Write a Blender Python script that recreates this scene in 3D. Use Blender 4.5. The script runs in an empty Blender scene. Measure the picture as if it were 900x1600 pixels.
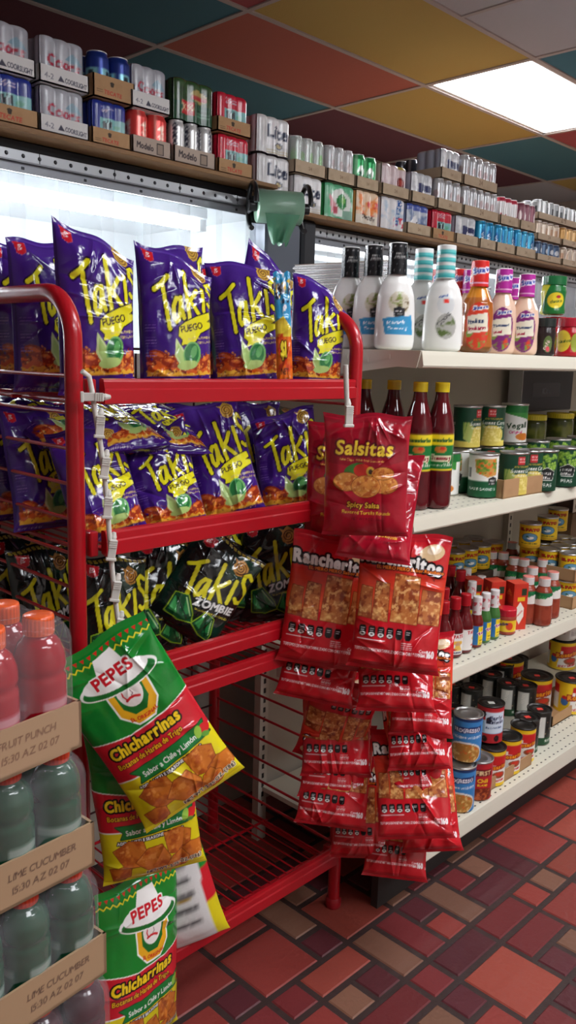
import bpy, math, random
import numpy as np
from mathutils import Matrix, Vector

SC = bpy.context.scene
COL = SC.collection
PI = math.pi
H = 1.30                                   # camera height above the floor (m)
FPX, YAW, PITCH, ROLL = 1304.33, 0.7966, 0.1827, 0.0284

# ---------------------------------------------------------------- camera
def cam_axes():
    f = np.array([math.sin(YAW)*math.cos(PITCH), math.cos(YAW)*math.cos(PITCH), -math.sin(PITCH)])
    r = np.array([math.cos(YAW), -math.sin(YAW), 0.0])
    u = np.cross(r, f)
    c, s = math.cos(ROLL), math.sin(ROLL)
    return c*r + s*u, -s*r + c*u, f
CR, CU, CF = cam_axes()
def ray(x, y):
    return CR*((x-450)/FPX) - CU*((y-800)/FPX) + CF
def on_y(x, y, Y):
    d = ray(x, y); return d*(Y/d[1]) + np.array([0, 0, H])
def on_z(x, y, z):
    d = ray(x, y); return d*((z-H)/d[2]) + np.array([0, 0, H])
def on_x(x, y, X):
    d = ray(x, y); return d*(X/d[0]) + np.array([0, 0, H])
def azim(p):
    return math.degrees(math.atan2(p[0], p[1]))

cd = bpy.data.cameras.new('camera')
cam = bpy.data.objects.new('camera', cd); COL.objects.link(cam)
cd.sensor_fit = 'VERTICAL'; cd.sensor_height = 24.0; cd.sensor_width = 13.5
cd.lens = FPX/1600*24.0
cd.clip_start = 0.02; cd.clip_end = 60
m = Matrix.Identity(4)
for i in range(3):
    m[i][0], m[i][1], m[i][2] = CR[i], CU[i], -CF[i]
m[2][3] = H
cam.matrix_world = m
SC.camera = cam

# ---------------------------------------------------------------- materials
def lin(c):
    return tuple((x/255/12.92 if x/255 <= .04045 else ((x/255+.055)/1.055)**2.4) for x in c[:3]) + (1.0,)
MATS = {}
def mat(name, col=None, rough=.5, metal=0., coat=0., trans=0., emit=None, bump=None, alpha=None, ior=1.45, spec=.5):
    """col None: the mesh's own printed colours."""
    if name in MATS: return MATS[name]
    M = bpy.data.materials.new(name); M.use_nodes = True
    nt = M.node_tree; b = nt.nodes['Principled BSDF']
    b.inputs['Roughness'].default_value = rough
    b.inputs['Metallic'].default_value = metal
    b.inputs['Coat Weight'].default_value = coat
    b.inputs['Coat Roughness'].default_value = .08
    b.inputs['Transmission Weight'].default_value = trans
    b.inputs['IOR'].default_value = ior
    b.inputs['Specular IOR Level'].default_value = spec
    if alpha is not None: b.inputs['Alpha'].default_value = alpha
    if col is None:
        a = nt.nodes.new('ShaderNodeAttribute'); a.attribute_name = 'print'
        nt.links.new(a.outputs['Color'], b.inputs['Base Color'])
    else:
        b.inputs['Base Color'].default_value = lin(col)
    if emit:
        b.inputs['Emission Color'].default_value = lin(emit[0]); b.inputs['Emission Strength'].default_value = emit[1]
    if bump:
        tc = nt.nodes.new('ShaderNodeTexCoord'); nz = nt.nodes.new('ShaderNodeTexNoise')
        nz.inputs['Scale'].default_value = bump[0]; nz.inputs['Detail'].default_value = 3
        bp = nt.nodes.new('ShaderNodeBump'); bp.inputs['Strength'].default_value = bump[1]; bp.inputs['Distance'].default_value = .01
        nt.links.new(tc.outputs['Object'], nz.inputs['Vector'])
        nt.links.new(nz.outputs['Fac'], bp.inputs['Height']); nt.links.new(bp.outputs['Normal'], b.inputs['Normal'])
    MATS[name] = M
    return M
def film_mat(name, tint, fac, rough=.12):
    """clear plastic film: see-through with a little milky scatter and a gloss."""
    if name in MATS: return MATS[name]
    M = bpy.data.materials.new(name); M.use_nodes = True
    nt = M.node_tree; N = nt.nodes; L = nt.links
    out = N['Material Output']; b = N['Principled BSDF']
    b.inputs['Base Color'].default_value = lin(tint); b.inputs['Roughness'].default_value = rough
    tr = N.new('ShaderNodeBsdfTransparent'); mx = N.new('ShaderNodeMixShader')
    tc = N.new('ShaderNodeTexCoord'); nz = N.new('ShaderNodeTexNoise'); nz.inputs['Scale'].default_value = 22; nz.inputs['Detail'].default_value = 4
    bp = N.new('ShaderNodeBump'); bp.inputs['Strength'].default_value = .35; bp.inputs['Distance'].default_value = .01
    L.new(tc.outputs['Object'], nz.inputs['Vector']); L.new(nz.outputs['Fac'], bp.inputs['Height']); L.new(bp.outputs['Normal'], b.inputs['Normal'])
    mx.inputs[0].default_value = fac
    L.new(tr.outputs[0], mx.inputs[1]); L.new(b.outputs[0], mx.inputs[2]); L.new(mx.outputs[0], out.inputs['Surface'])
    MATS[name] = M
    return M

FOIL = lambda: mat('printed_foil', None, .16, 0, .5, bump=(24, .28))
PAPER = lambda: mat('printed_paper', None, .42)
GLOSS = lambda: mat('printed_plastic', None, .25, 0, .2)
CANM = lambda: mat('printed_can', None, .28, .35)
CARD = lambda: mat('printed_cardboard', None, .75)
TIN = lambda: mat('tin_metal', (190, 190, 188), .3, .9)
DARKTIN = lambda: mat('dark_tin_lid', (70, 68, 66), .35, .8)
RED = lambda: mat('red_enamel', (178, 16, 30), .28, 0, .3)
WHITEPL = lambda: mat('white_plastic', (226, 226, 222), .35)
SHELFP = lambda: mat('ivory_shelf_paint', (214, 210, 192), .42)

# ---------------------------------------------------------------- meshes
def grid_faces(n, m, off=0, close_u=False, close_v=False):
    """n rows x m columns of vertices."""
    I = np.arange(n*m).reshape(n, m)
    if close_u: I = np.concatenate([I, I[:, :1]], 1)
    if close_v: I = np.concatenate([I, I[:1]], 0)
    return np.stack([I[:-1, :-1], I[:-1, 1:], I[1:, 1:], I[1:, :-1]], -1).reshape(-1, 4) + off
class MB:
    """collects quads and triangles with a colour per vertex."""
    def __init__(s): s.V = []; s.F = []; s.K = []; s.n = 0; s.MI = []
    def grid(s, P, cols=None, close_u=False, close_v=False, mi=0, flip=False):
        n, m = P.shape[:2]
        f = grid_faces(n, m, s.n, close_u, close_v)
        if flip: f = f[:, ::-1]
        s.V.append(P.reshape(-1, 3).astype(float)); s.F.append(f); s.MI.append(np.full(len(f), mi))
        s.K.append(np.full((n*m, 3), 200.) if cols is None else np.asarray(cols, float).reshape(-1, 3) if np.ndim(cols) > 1 else np.tile(np.asarray(cols, float), (n*m, 1)))
        s.n += n*m; return s
    def faces(s, V, F, col=(200, 200, 200), mi=0):
        V = np.asarray(V, float).reshape(-1, 3)
        F = np.array([list(f) + [f[-1]]*(4-len(f)) for f in F]) + s.n
        s.V.append(V); s.F.append(F); s.MI.append(np.full(len(F), mi)); s.K.append(np.tile(np.asarray(col, float), (len(V), 1))); s.n += len(V); return s
    def box(s, a, b, col=(200, 200, 200), bev=.0, mi=0):
        a = np.array(a, float); b = np.array(b, float); a, b = np.minimum(a, b), np.maximum(a, b)
        e = min(bev, (b-a).min()*.45)
        if e <= 0:
            V = [[(a, b)[i][0], (a, b)[j][1], (a, b)[k][2]] for k in (0, 1) for j in (0, 1) for i in (0, 1)]
            return s.faces(V, [(0, 2, 3, 1), (4, 5, 7, 6), (0, 1, 5, 4), (2, 6, 7, 3), (0, 4, 6, 2), (1, 3, 7, 5)], col, mi)
        V = []; F = []
        idx = {}
        for sx in (0, 1):
            for sy in (0, 1):
                for sz in (0, 1):
                    c = [(a, b)[sx][0], (a, b)[sy][1], (a, b)[sz][2]]
                    dz = [e*(1-2*sx), e*(1-2*sy), e*(1-2*sz)]
                    for ax in range(3):
                        p = [c[q] + (dz[q] if q != ax else 0) for q in range(3)]
                        idx[(sx, sy, sz, ax)] = len(V); V.append(p)
        for ax in range(3):
            o = [q for q in range(3) if q != ax]
            for sd in (0, 1):
                q = []
                for (i, j) in ((0, 0), (1, 0), (1, 1), (0, 1)):
                    k = [0, 0, 0]; k[ax] = sd; k[o[0]] = i; k[o[1]] = j
                    q.append(idx[tuple(k) + (ax,)])
                F.append(q if (sd == 1) == (ax != 1) else q[::-1])
        for ax in range(3):
            o = [q for q in range(3) if q != ax]
            for i in (0, 1):
                for j in (0, 1):
                    k0 = [0, 0, 0]; k1 = [0, 0, 0]; k0[ax] = 0; k1[ax] = 1
                    for k in (k0, k1): k[o[0]] = i; k[o[1]] = j
                    F.append([idx[tuple(k0) + (o[0],)], idx[tuple(k1) + (o[0],)], idx[tuple(k1) + (o[1],)], idx[tuple(k0) + (o[1],)]])
        for sx in (0, 1):
            for sy in (0, 1):
                for sz in (0, 1): F.append([idx[(sx, sy, sz, 0)], idx[(sx, sy, sz, 1)], idx[(sx, sy, sz, 2)]])
        return s.faces(V, F, col, mi)
    def tube(s, pts, r, n=10, col=(200, 200, 200), caps=True, mi=0):
        P = [np.array(p, float) for p in pts]
        rs = r if hasattr(r, '__len__') else [r]*len(P)
        rings = []; ref = None
        for i, p in enumerate(P):
            t = P[min(i+1, len(P)-1)] - P[max(i-1, 0)]; t = t/np.linalg.norm(t)
            if ref is None:
                ref = np.array([0, 0, 1.]) if abs(t[2]) < .9 else np.array([1., 0, 0])
            a = ref - t*(ref @ t); a /= np.linalg.norm(a); ref = a; b = np.cross(t, a)
            th = np.arange(n)*2*PI/n
            rings.append(p + rs[i]*(np.cos(th)[:, None]*a + np.sin(th)[:, None]*b))
        s.grid(np.array(rings), col, close_u=True, mi=mi)
        if caps:
            for q in (0, -1):
                R = rings[q]; s.faces(np.vstack([R, P[q][None]]), [(i, (i+1) % n, n) for i in range(n)], col, mi)
        return s
    def lathe(s, prof, n=32, cols=None, ry=1., mi=0, cx=0, cy=0, cap=True):
        """prof: [(r, z)] or [(rx, ry, z)]; angle 0 = -y (front), goes to +x; cols (rows, n, 3)."""
        th = np.arange(n)*2*PI/n - PI
        R = []
        for q in prof:
            rx, r2, z = (q[0], q[0]*ry, q[1]) if len(q) == 2 else q
            R.append(np.stack([cx + rx*np.sin(th), cy - r2*np.cos(th), np.full(n, z)], -1))
        s.grid(np.array(R), cols if cols is not None else (200, 200, 200), close_u=True, mi=mi)
        return s
    def build(s, name, mats, smooth=True, angle=None):
        V = np.concatenate(s.V); F = np.concatenate(s.F); K = np.concatenate(s.K); MI = np.concatenate(s.MI)
        me = bpy.data.meshes.new(name)
        tri = F[:, 2] == F[:, 3]
        cnt = np.where(tri, 3, 4)
        starts = np.concatenate([[0], np.cumsum(cnt)[:-1]])
        keep = np.ones(F.shape, bool); keep[:, 3] = ~tri
        loops = F[keep]
        me.vertices.add(len(V)); me.vertices.foreach_set('co', V.astype(np.float32).ravel())
        me.loops.add(len(loops)); me.loops.foreach_set('vertex_index', loops.astype(np.int32))
        me.polygons.add(len(F)); me.polygons.foreach_set('loop_start', starts.astype(np.int32))
        me.polygons.foreach_set('material_index', MI.astype(np.int32))
        me.polygons.foreach_set('use_smooth', np.full(len(F), bool(smooth)))
        at = me.color_attributes.new('print', 'BYTE_COLOR', 'POINT')
        c4 = np.ones((len(V), 4), np.float32); c4[:, :3] = np.clip(K/255, 0, 1)
        at.data.foreach_set('color_srgb', c4.ravel())
        for mm in (mats if isinstance(mats, (list, tuple)) else [mats]): me.materials.append(mm)
        me.update(calc_edges=True); me.validate()
        if angle: me.set_sharp_from_angle(angle=math.radians(angle))
        return me

def link(name, me, parent=None, loc=None):
    o = bpy.data.objects.new(name, me); COL.objects.link(o)
    if parent is not None: o.parent = parent
    if loc is not None: o.location = loc
    return o
def tag(o, label, cat, group=None, kind=None):
    if label: o['label'] = label
    if cat: o['category'] = cat
    if group: o['group'] = group
    if kind: o['kind'] = kind
    return o
def thing(name, label, cat, loc=(0, 0, 0), rz=0, group=None):
    o = bpy.data.objects.new(name, None); COL.objects.link(o); o.empty_display_size = .02
    o.location = loc; o.rotation_euler = (0, 0, rz)
    return tag(o, label, cat, group)
def struct(name, me):
    o = link(name, me); o['kind'] = 'structure'; return o
def place(name, kit, label, cat, loc, rz=0, group=None, scale=1., rot=None):
    """a thing from a kit [(part name, mesh, [(sub-part name, mesh)...])]; every placement gets its own copies of the parts."""
    t = thing(name, label, cat, loc, rz, group)
    if rot is not None: t.rotation_euler = rot
    if scale != 1.: t.scale = (scale,)*3 if not hasattr(scale, '__len__') else scale
    for k in kit:
        p = link(k[0], k[1], t)
        for q in (k[2] if len(k) > 2 else ()): link(q[0], q[1], p)
    return t

# ---------------------------------------------------------------- artwork raster (printed colours, later stored per vertex)
GL = {}
def glyph(ch):
    if ch in GL: return GL[ch]
    cu = bpy.data.curves.new('glyph', 'FONT'); cu.body = ch; cu.size = 1.; cu.resolution_u = 3
    ob = bpy.data.objects.new('glyph', cu)
    me = ob.to_mesh()
    E = {}
    for p in me.polygons:
        for k in p.edge_keys: E[k] = E.get(k, 0) + 1
    seg = np.array([[me.vertices[a].co[:2], me.vertices[b].co[:2]] for (a, b), c in E.items() if c == 1], float)
    ob.to_mesh_clear(); bpy.data.objects.remove(ob); bpy.data.curves.remove(cu)
    if len(seg):
        x0, x1 = seg[..., 0].min(), seg[..., 0].max(); seg = seg - [x0, 0]
        GL[ch] = (seg, x1-x0)
    else: GL[ch] = (None, .22)
    return GL[ch]
def sdist(seg, X, Y):
    """signed distance (inside > 0) to a set of closed outlines given as segments."""
    d2 = np.full(X.shape, 1e9); ins = np.zeros(X.shape, bool)
    for (ax, ay), (bx, by) in seg:
        ex, ey = bx-ax, by-ay; l2 = ex*ex+ey*ey + 1e-18
        t = np.clip(((X-ax)*ex + (Y-ay)*ey)/l2, 0, 1)
        d2 = np.minimum(d2, (X-ax-t*ex)**2 + (Y-ay-t*ey)**2)
        if ay != by:
            c = (ay > Y) != (by > Y)
            ins ^= c & (X < ax + (Y-ay)*ex/ey)
    d = np.sqrt(d2)
    return np.where(ins, d, -d)
def vnoise(X, Y, seed, octv=3):
    r = np.zeros(X.shape); a = 1.; tot = 0
    for o in range(octv):
        g = np.random.RandomState(seed+o).rand(64, 64)
        x = X*2**o; y = Y*2**o
        xi = np.floor(x).astype(int); yi = np.floor(y).astype(int); fx = x-xi; fy = y-yi
        fx = fx*fx*(3-2*fx); fy = fy*fy*(3-2*fy)
        q = lambda i, j: g[(yi+j) % 64, (xi+i) % 64]
        r += a*((q(0, 0)*(1-fx)+q(1, 0)*fx)*(1-fy) + (q(0, 1)*(1-fx)+q(1, 1)*fx)*fy); tot += a; a *= .55
    return r/tot
class Cv:
    """a picture 1 wide and asp high, y down."""
    def __init__(s, w, asp, bg):
        s.S = w; s.asp = asp; s.im = np.empty((max(2, round(w*asp)), w, 3)); s.im[:] = bg
    def _b(s, x0, y0, x1, y1):
        h, w = s.im.shape[:2]; p = 2/s.S
        i0, i1 = max(0, int((x0-p)*s.S)), min(w, int((x1+p)*s.S)+1); j0, j1 = max(0, int((y0-p)*s.S)), min(h, int((y1+p)*s.S)+1)
        if i1 <= i0 or j1 <= j0: return None
        X, Y = np.meshgrid((np.arange(i0, i1)+.5)/s.S, (np.arange(j0, j1)+.5)/s.S)
        return (slice(j0, j1), slice(i0, i1)), X, Y
    def _m(s, sl, a, col):
        a = np.clip(a, 0, 1)[..., None]; s.im[sl] = s.im[sl]*(1-a) + np.asarray(col, float)*a
    def poly(s, pts, col, grow=0, a=1.):
        p = np.array(pts, float); b = s._b(*(p.min(0)-abs(grow)), *(p.max(0)+abs(grow)))
        if b is None: return s
        seg = np.stack([p, np.roll(p, -1, 0)], 1)
        s._m(b[0], a*(.5 + (sdist(seg, b[1], b[2])+grow)*s.S), col); return s
    def rect(s, x0, y0, x1, y1, col, a=1.):
        return s.poly([(x0, y0), (x1, y0), (x1, y1), (x0, y1)], col, a=a)
    def stroke(s, pts, w, col, a=1.):
        p = np.array(pts, float); b = s._b(*(p.min(0)-w), *(p.max(0)+w))
        if b is None: return s
        d2 = np.full(b[1].shape, 1e9)
        for (ax, ay), (bx, by) in zip(p[:-1], p[1:]):
            ex, ey = bx-ax, by-ay; t = np.clip(((b[1]-ax)*ex+(b[2]-ay)*ey)/(ex*ex+ey*ey+1e-18), 0, 1)
            d2 = np.minimum(d2, (b[1]-ax-t*ex)**2+(b[2]-ay-t*ey)**2)
        s._m(b[0], a*(.5+(w/2-np.sqrt(d2))*s.S), col); return s
    def ell(s, cx, cy, rx, ry, col, rot=0, a=1., soft=0):
        R = max(rx, ry); b = s._b(cx-R, cy-R, cx+R, cy+R)
        if b is None: return s
        c, n = math.cos(math.radians(rot)), math.sin(math.radians(rot))
        u = ((b[1]-cx)*c + (b[2]-cy)*n)/rx; v = (-(b[1]-cx)*n + (b[2]-cy)*c)/ry
        q = np.sqrt(u*u+v*v)
        s._m(b[0], a*((1-q)/soft if soft else .5+(1-q)*min(rx, ry)*s.S), col); return s
    def noise(s, x0, y0, x1, y1, col, scale, thr, seed=1, k=6, a=1., mask=None):
        b = s._b(x0, y0, x1, y1)
        if b is None: return s
        n = vnoise(b[1]*scale+7, b[2]*scale+3, seed)
        al = np.clip((n-thr)*k, 0, 1)*a*((b[1] >= x0) & (b[1] <= x1) & (b[2] >= y0) & (b[2] <= y1))
        if mask is not None: al = al*np.clip(.5+sdist(np.stack([np.array(mask, float), np.roll(np.array(mask, float), -1, 0)], 1), b[1], b[2])*s.S, 0, 1)
        s._m(b[0], al, col); return s
    def text(s, t, x, y, size, col, rot=0, bold=0., shear=0., sx=1., align='l', out=None, gap=.07, arc=0):
        """baseline starts at (x, y); rot ccw degrees; out = (width, colour)."""
        W = 0; it = []
        for ch in t:
            g, adv = glyph(ch); it.append((g, W)); W += adv + (gap + 1.6*bold if g is not None else 0)
        off = {'l': 0, 'c': -W/2, 'r': -W}[align]
        c, n = math.cos(math.radians(rot)), math.sin(math.radians(rot))
        for ps in ([1] if out else []) + [0]:
            for g, w0 in it:
                if g is None: continue
                gx = (g[..., 0] + w0 + off + shear*g[..., 1])*size*sx; gy = g[..., 1]*size
                if arc: gy = gy - arc*((w0+off)/max(W, .01)*2)**2*size
                q = np.stack([x + gx*c - gy*n, y - gx*n - gy*c], -1)
                gr = bold*size + (out[0] if ps else 0)
                mn = q.reshape(-1, 2).min(0)-gr; mx = q.reshape(-1, 2).max(0)+gr
                b = s._b(*mn, *mx)
                if b is None: continue
                s._m(b[0], .5+(sdist(q, b[1], b[2])+gr)*s.S, out[1] if ps else col)
        return s
    def lines(s, x0, y0, x1, n, dy, col, h=.006, seed=0, rot=0):
        """rows of tiny unreadable print."""
        r = random.Random(seed)
        for k in range(n):
            x = x0; y = y0+k*dy
            while x < x1:
                l = r.uniform(.015, .05)
                s.stroke([(x, y-(x-x0)*math.tan(math.radians(rot))), (min(x1, x+l), y-(min(x1, x+l)-x0)*math.tan(math.radians(rot)))], h, col, a=.8); x += l+.012
        return s
    def at(s, u, v):
        """bilinear lookup; u 0..1 across, v 0..1 down."""
        h, w = s.im.shape[:2]
        x = np.clip(np.asarray(u)*w-.5, 0, w-1.001); y = np.clip(np.asarray(v)*h-.5, 0, h-1.001)
        i = x.astype(int); j = y.astype(int); fx = (x-i)[..., None]; fy = (y-j)[..., None]
        return (s.im[j, i]*(1-fx)+s.im[j, i+1]*fx)*(1-fy)+(s.im[j+1, i]*(1-fx)+s.im[j+1, i+1]*fx)*fy
def tr(pts, ox, oy, sc, rot=0, sy=None):
    """local art points to picture points: scale, turn ccw, move."""
    c, n = math.cos(math.radians(rot)), math.sin(math.radians(rot)); sy = sc if sy is None else sy
    return [(ox + x*sc*c + y*sy*n, oy - x*sc*n + y*sy*c) for x, y in pts]
# ---------------------------------------------------------------- printed artwork
YEL = (232, 226, 34)
TAKIS_LETTERS = [
    ([(0, .24), (.13, .19), (.30, .08)], 0), ([(.17, .18), (.145, .5), (.12, .86)], 0),
    ([(.44, .43), (.36, .42), (.29, .52), (.25, .68), (.27, .77), (.33, .74), (.39, .62), (.45, .42), (.42, .60), (.43, .74)], 0),
    ([(.63, .02), (.58, .40), (.53, .80)], 0), ([(.80, .30), (.71, .41), (.61, .49), (.69, .63), (.78, .80)], 0),
    ([(.93, .24), (.90, .46), (.87, .70)], 0),
    ([(1.20, .10), (1.14, .03), (1.06, .08), (1.05, .22), (1.13, .33), (1.18, .46), (1.13, .60), (1.03, .63), (.99, .57)], 0)]
def takis_word(c, ox, oy, sc, rot, yel, edge, w=.078):
    for p, _ in TAKIS_LETTERS: c.stroke(tr(p, ox, oy, sc, rot), (w+.045)*sc, edge)
    for p, _ in TAKIS_LETTERS: c.stroke(tr(p, ox, oy, sc, rot), w*sc, yel)
def swirl(c, cx, cy, r, col, edge):
    c.poly(tr([(-1.3, -1.0), (-.7, -.75), (-.2, -1.25), (.35, -.95), (1., -.5), (1.05, .3), (.6, .95), (-.1, 1.15), (-.75, .75), (-.95, .05), (-.8, -.4)], cx, cy, r), col)
    P = []
    for k in range(40):
        a = k/39*2.3*2*PI; q = .12+.75*k/39
        P.append((cx+r*q*math.cos(a), cy+r*q*math.sin(a)))
    c.stroke(P, r*.14, edge)
def small_logo(c, x, y, s, rot=0):
    d = tr([(-.5, -.45), (.5, -.32), (.42, .38), (.05, .55), (-.32, .40)], x, y, s, rot)
    c.poly(d, (230, 220, 225), .012*s); c.poly(d, (203, 28, 42))
    c.stroke(tr([(-.12, -.18), (-.16, .2), (-.1, -.18), (.12, -.14), (-.05, .0), (.15, .1), (-.14, .2)], x, y, s, rot), .06*s, (240, 230, 232))
def flames(c, x0, y0, x1, y1, seed, base=(214, 92, 30), tip=(246, 186, 60)):
    r = random.Random(seed); n = 16; h = y1-y0
    for lay, (col, k) in enumerate((((150, 40, 24), 1.0), (base, .80), (tip, .28))):
        P = [(x0, y1)]
        for i in range(n+1):
            t = i/n; env = .42+.5*abs(math.sin(t*4.2+.6))*(.7+.3*r.random())
            if t > .75: env = .75+.35*(t-.75)
            P.append((x0+(x1-x0)*(t-.012), y1-h*env*k*(.62 if i % 2 else 1.)*(.85+.3*r.random())))
        P += [(x1, y1-h*.1), ((x0+x1)/2, y1-h*.02)]
        c.poly(P, col, a=.95)
    c.noise(x0, y0+h*.3, x1, y1, (120, 34, 26), 22, .56, seed, 7)
    c.noise(x0, y0+h*.4, x1, y1, (255, 214, 120), 26, .66, seed+4, 8)
def limes(c, x, y, s):
    c.poly(tr([(-.55, -.62), (-.05, .0), (.12, .45), (-.35, .5), (-.62, .1)], x, y, s), (206, 226, 160))
    c.poly(tr([(-.48, -.42), (-.12, .05), (.0, .36), (-.32, .4), (-.52, .1)], x, y, s), (172, 206, 120))
    c.ell(x+.22*s, y+.0*s, .42*s, .5*s, (118, 186, 104), 25); c.ell(x+.2*s, y-.02*s, .34*s, .41*s, (40, 120, 62), 25)
    c.ell(x+.3*s, y-.1*s, .14*s, .26*s, (96, 170, 96), 25)
    c.ell(x-.02*s, y+.42*s, .5*s, .18*s, (176, 205, 118), -8)
def art_takis(w=300, seed=1, up=.08):
    c = Cv(w, 1.62, (66, 30, 128)); u = up
    c.noise(0, 0, 1, 1.62, (46, 18, 98), 3, .5, 3, 2, .7)
    c.stroke([(0, .035), (1, .035)], .02, (84, 46, 150))
    small_logo(c, .14, .17-u*.3, .14)
    swirl(c, .80, .26-u, .10, (206, 164, 62), (112, 74, 40))
    takis_word(c, .13, .49-u, .72, 12, YEL, (30, 12, 40), .074)
    br = [(.0, .30), (.06, .12), (.25, .05), (.6, .0), (1., -.02), (1., .12), (.86, .16), (1.02, .20), (.98, .3), (.6, .36), (.42, .5), (.2, .52), (.02, .5), (.08, .4)]
    b = tr(br, .42, 1.0-u, .54, 14)
    c.poly(b, (24, 12, 30), .012); c.poly(b, YEL)
    c.text('FUEGO', .50, 1.12-u, .105, (40, 20, 40), 12, .02)
    c.text('HOT CHILI PEPPER & LIME', .60, 1.20-u, .038, (214, 196, 120), 6, .03); c.text('TORTILLA CHIPS', .72, 1.24-u, .038, (214, 196, 120), 6, .03)
    y = 1.22-u; z = min(1.58, 1.62-u)
    flames(c, .06, y+.02, 1.0, z, seed)
    for k, (px, py) in enumerate(((.20, .17), (.34, .24), (.74, .26), (.88, .20))):
        c.ell(px, y+py, .13, .06, (156, 50, 26), 20-k*14); c.ell(px-.02, y+py-.02, .07, .022, (222, 108, 50), 20-k*14); c.noise(px-.13, y+py-.07, px+.13, y+py+.07, (240, 150, 60), 26, .58, seed+k, 8)
    limes(c, .58, y+.14, .30)
    for x in (.02, .98): c.stroke([(x, .1), (x, 1.5)], .012, (50, 20, 100))
    c.lines(.05, .80, .16, 12, .035, (150, 110, 190), .006, 4)
    c.text('NET WT 4 OZ (113.4g)', .06, 1.60, .035, (200, 190, 210), 0, .02)
    return c
def art_zombie(w=280, seed=5):
    c = Cv(w, 1.5, (20, 22, 22))
    c.noise(0, .1, 1, 1.3, (16, 80, 54), 2.2, .48, 12, 3, .7); c.ell(.72, .32, .38, .30, (20, 96, 62), -10, .55, 1.)
    for k in range(14):
        x = .03+k*.07; c.poly([(x, .03), (x+.05, .03), (x+.06, .075), (x+.012, .075)], (150, 132, 50))
    small_logo(c, .20, .17, .19, -6)
    swirl(c, .74, .26, .11, (190, 136, 62), (84, 52, 26))
    takis_word(c, .08, .44, .74, 13, (216, 210, 36), (10, 14, 10))
    c.text('ZOMBIE', .44, 1.08, .15, (226, 226, 222), 17, .045, .25, out=(.012, (16, 20, 18)))
    for (x, y, s, r) in ((.32, 1.2, .34, 10), (.72, 1.24, .28, -12)):
        p = [(-.5, .35), (-.35, -.5), (.15, -.55), (.55, .1), (.62, .42), (.1, .5)]
        c.poly(tr(p, x, y, s, r), (150, 190, 40), .014); c.poly(tr(p, x, y, s, r), (18, 74, 40))
        c.poly(tr([(-.4, .25), (-.3, -.4), (-.05, .3)], x, y, s, r), (64, 160, 84)); c.poly(tr([(.1, -.4), (.45, .1), (.2, .3)], x, y, s, r), (40, 128, 66))
        c.stroke(tr([(-.3, -.4), (.4, .35)], x, y, s, r), .05*s, (10, 40, 24)); c.stroke(tr([(.1, -.45), (.5, .2)], x, y, s, r), .04*s, (190, 230, 160))
    c.text('HABANERO & CUCUMBER', .5, 1.13, .04, (214, 196, 60), 15, .03)
    c.stroke([(.0, 1.46), (1, 1.46)], .02, (44, 46, 40))
    return c
def art_salsitas(w=320):
    c = Cv(w, 1.42, (176, 22, 44))
    c.noise(0, 0, 1, 1.42, (146, 14, 34), 3, .5, 8, 3, .8)
    c.rect(0, .0, 1, .10, (150, 18, 38))
    c.text('ORIGINAL', .55, .285, .06, (232, 196, 60), 2, .04)
    c.poly([(.08, .24), (.3, .17), (.72, .12), (.96, .22), (.99, .52), (.6, .62), (.05, .56)], (150, 10, 34), a=.7)
    c.text('Salsitas', .13, .455, .225, (243, 210, 62), -1, .03, .12, out=(.022, (104, 10, 26)), gap=.05)
    c.text('Salsa Chips · With Real Guacamole', .18, .525, .037, (235, 190, 90), -2, .02)
    c.ell(.36, .62, .13, .06, (60, 120, 44), -20); c.ell(.45, .635, .10, .075, (206, 44, 30)); c.ell(.55, .645, .05, .055, (214, 170, 60)); c.ell(.552, .65, .025, .03, (60, 40, 30))
    for k, (x, y, rx, ry) in enumerate(((.27, .77, .16, .105), (.73, .80, .15, .10), (.70, .67, .13, .07), (.5, .82, .17, .125))):
        c.ell(x, y, rx+.006, ry+.006, (120, 60, 22)); c.ell(x, y, rx, ry, (222, 146, 66))
        c.noise(x-rx, y-ry, x+rx, y+ry, (178, 84, 34), 24, .5, 20+k, 6, .8, [(x+rx*.94*math.cos(a), y+ry*.94*math.sin(a)) for a in np.linspace(0, 6.2, 24)])
        c.noise(x-rx, y-ry, x+rx, y+ry, (246, 196, 120), 30, .62, 40+k, 8, .8, [(x+rx*.9*math.cos(a), y+ry*.9*math.sin(a)) for a in np.linspace(0, 6.2, 24)])
    c.text('Spicy Salsa', .28, 1.06, .088, (243, 210, 62), -2, .02, .05, out=(.012, (104, 10, 26)))
    c.text('Flavored Tortilla Rounds', .22, 1.135, .056, (243, 210, 62), -2, .02)
    c.text('NET WT 9 OZ (255g)', .34, 1.21, .04, (120, 20, 34), -2, .02)
    return c
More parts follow.
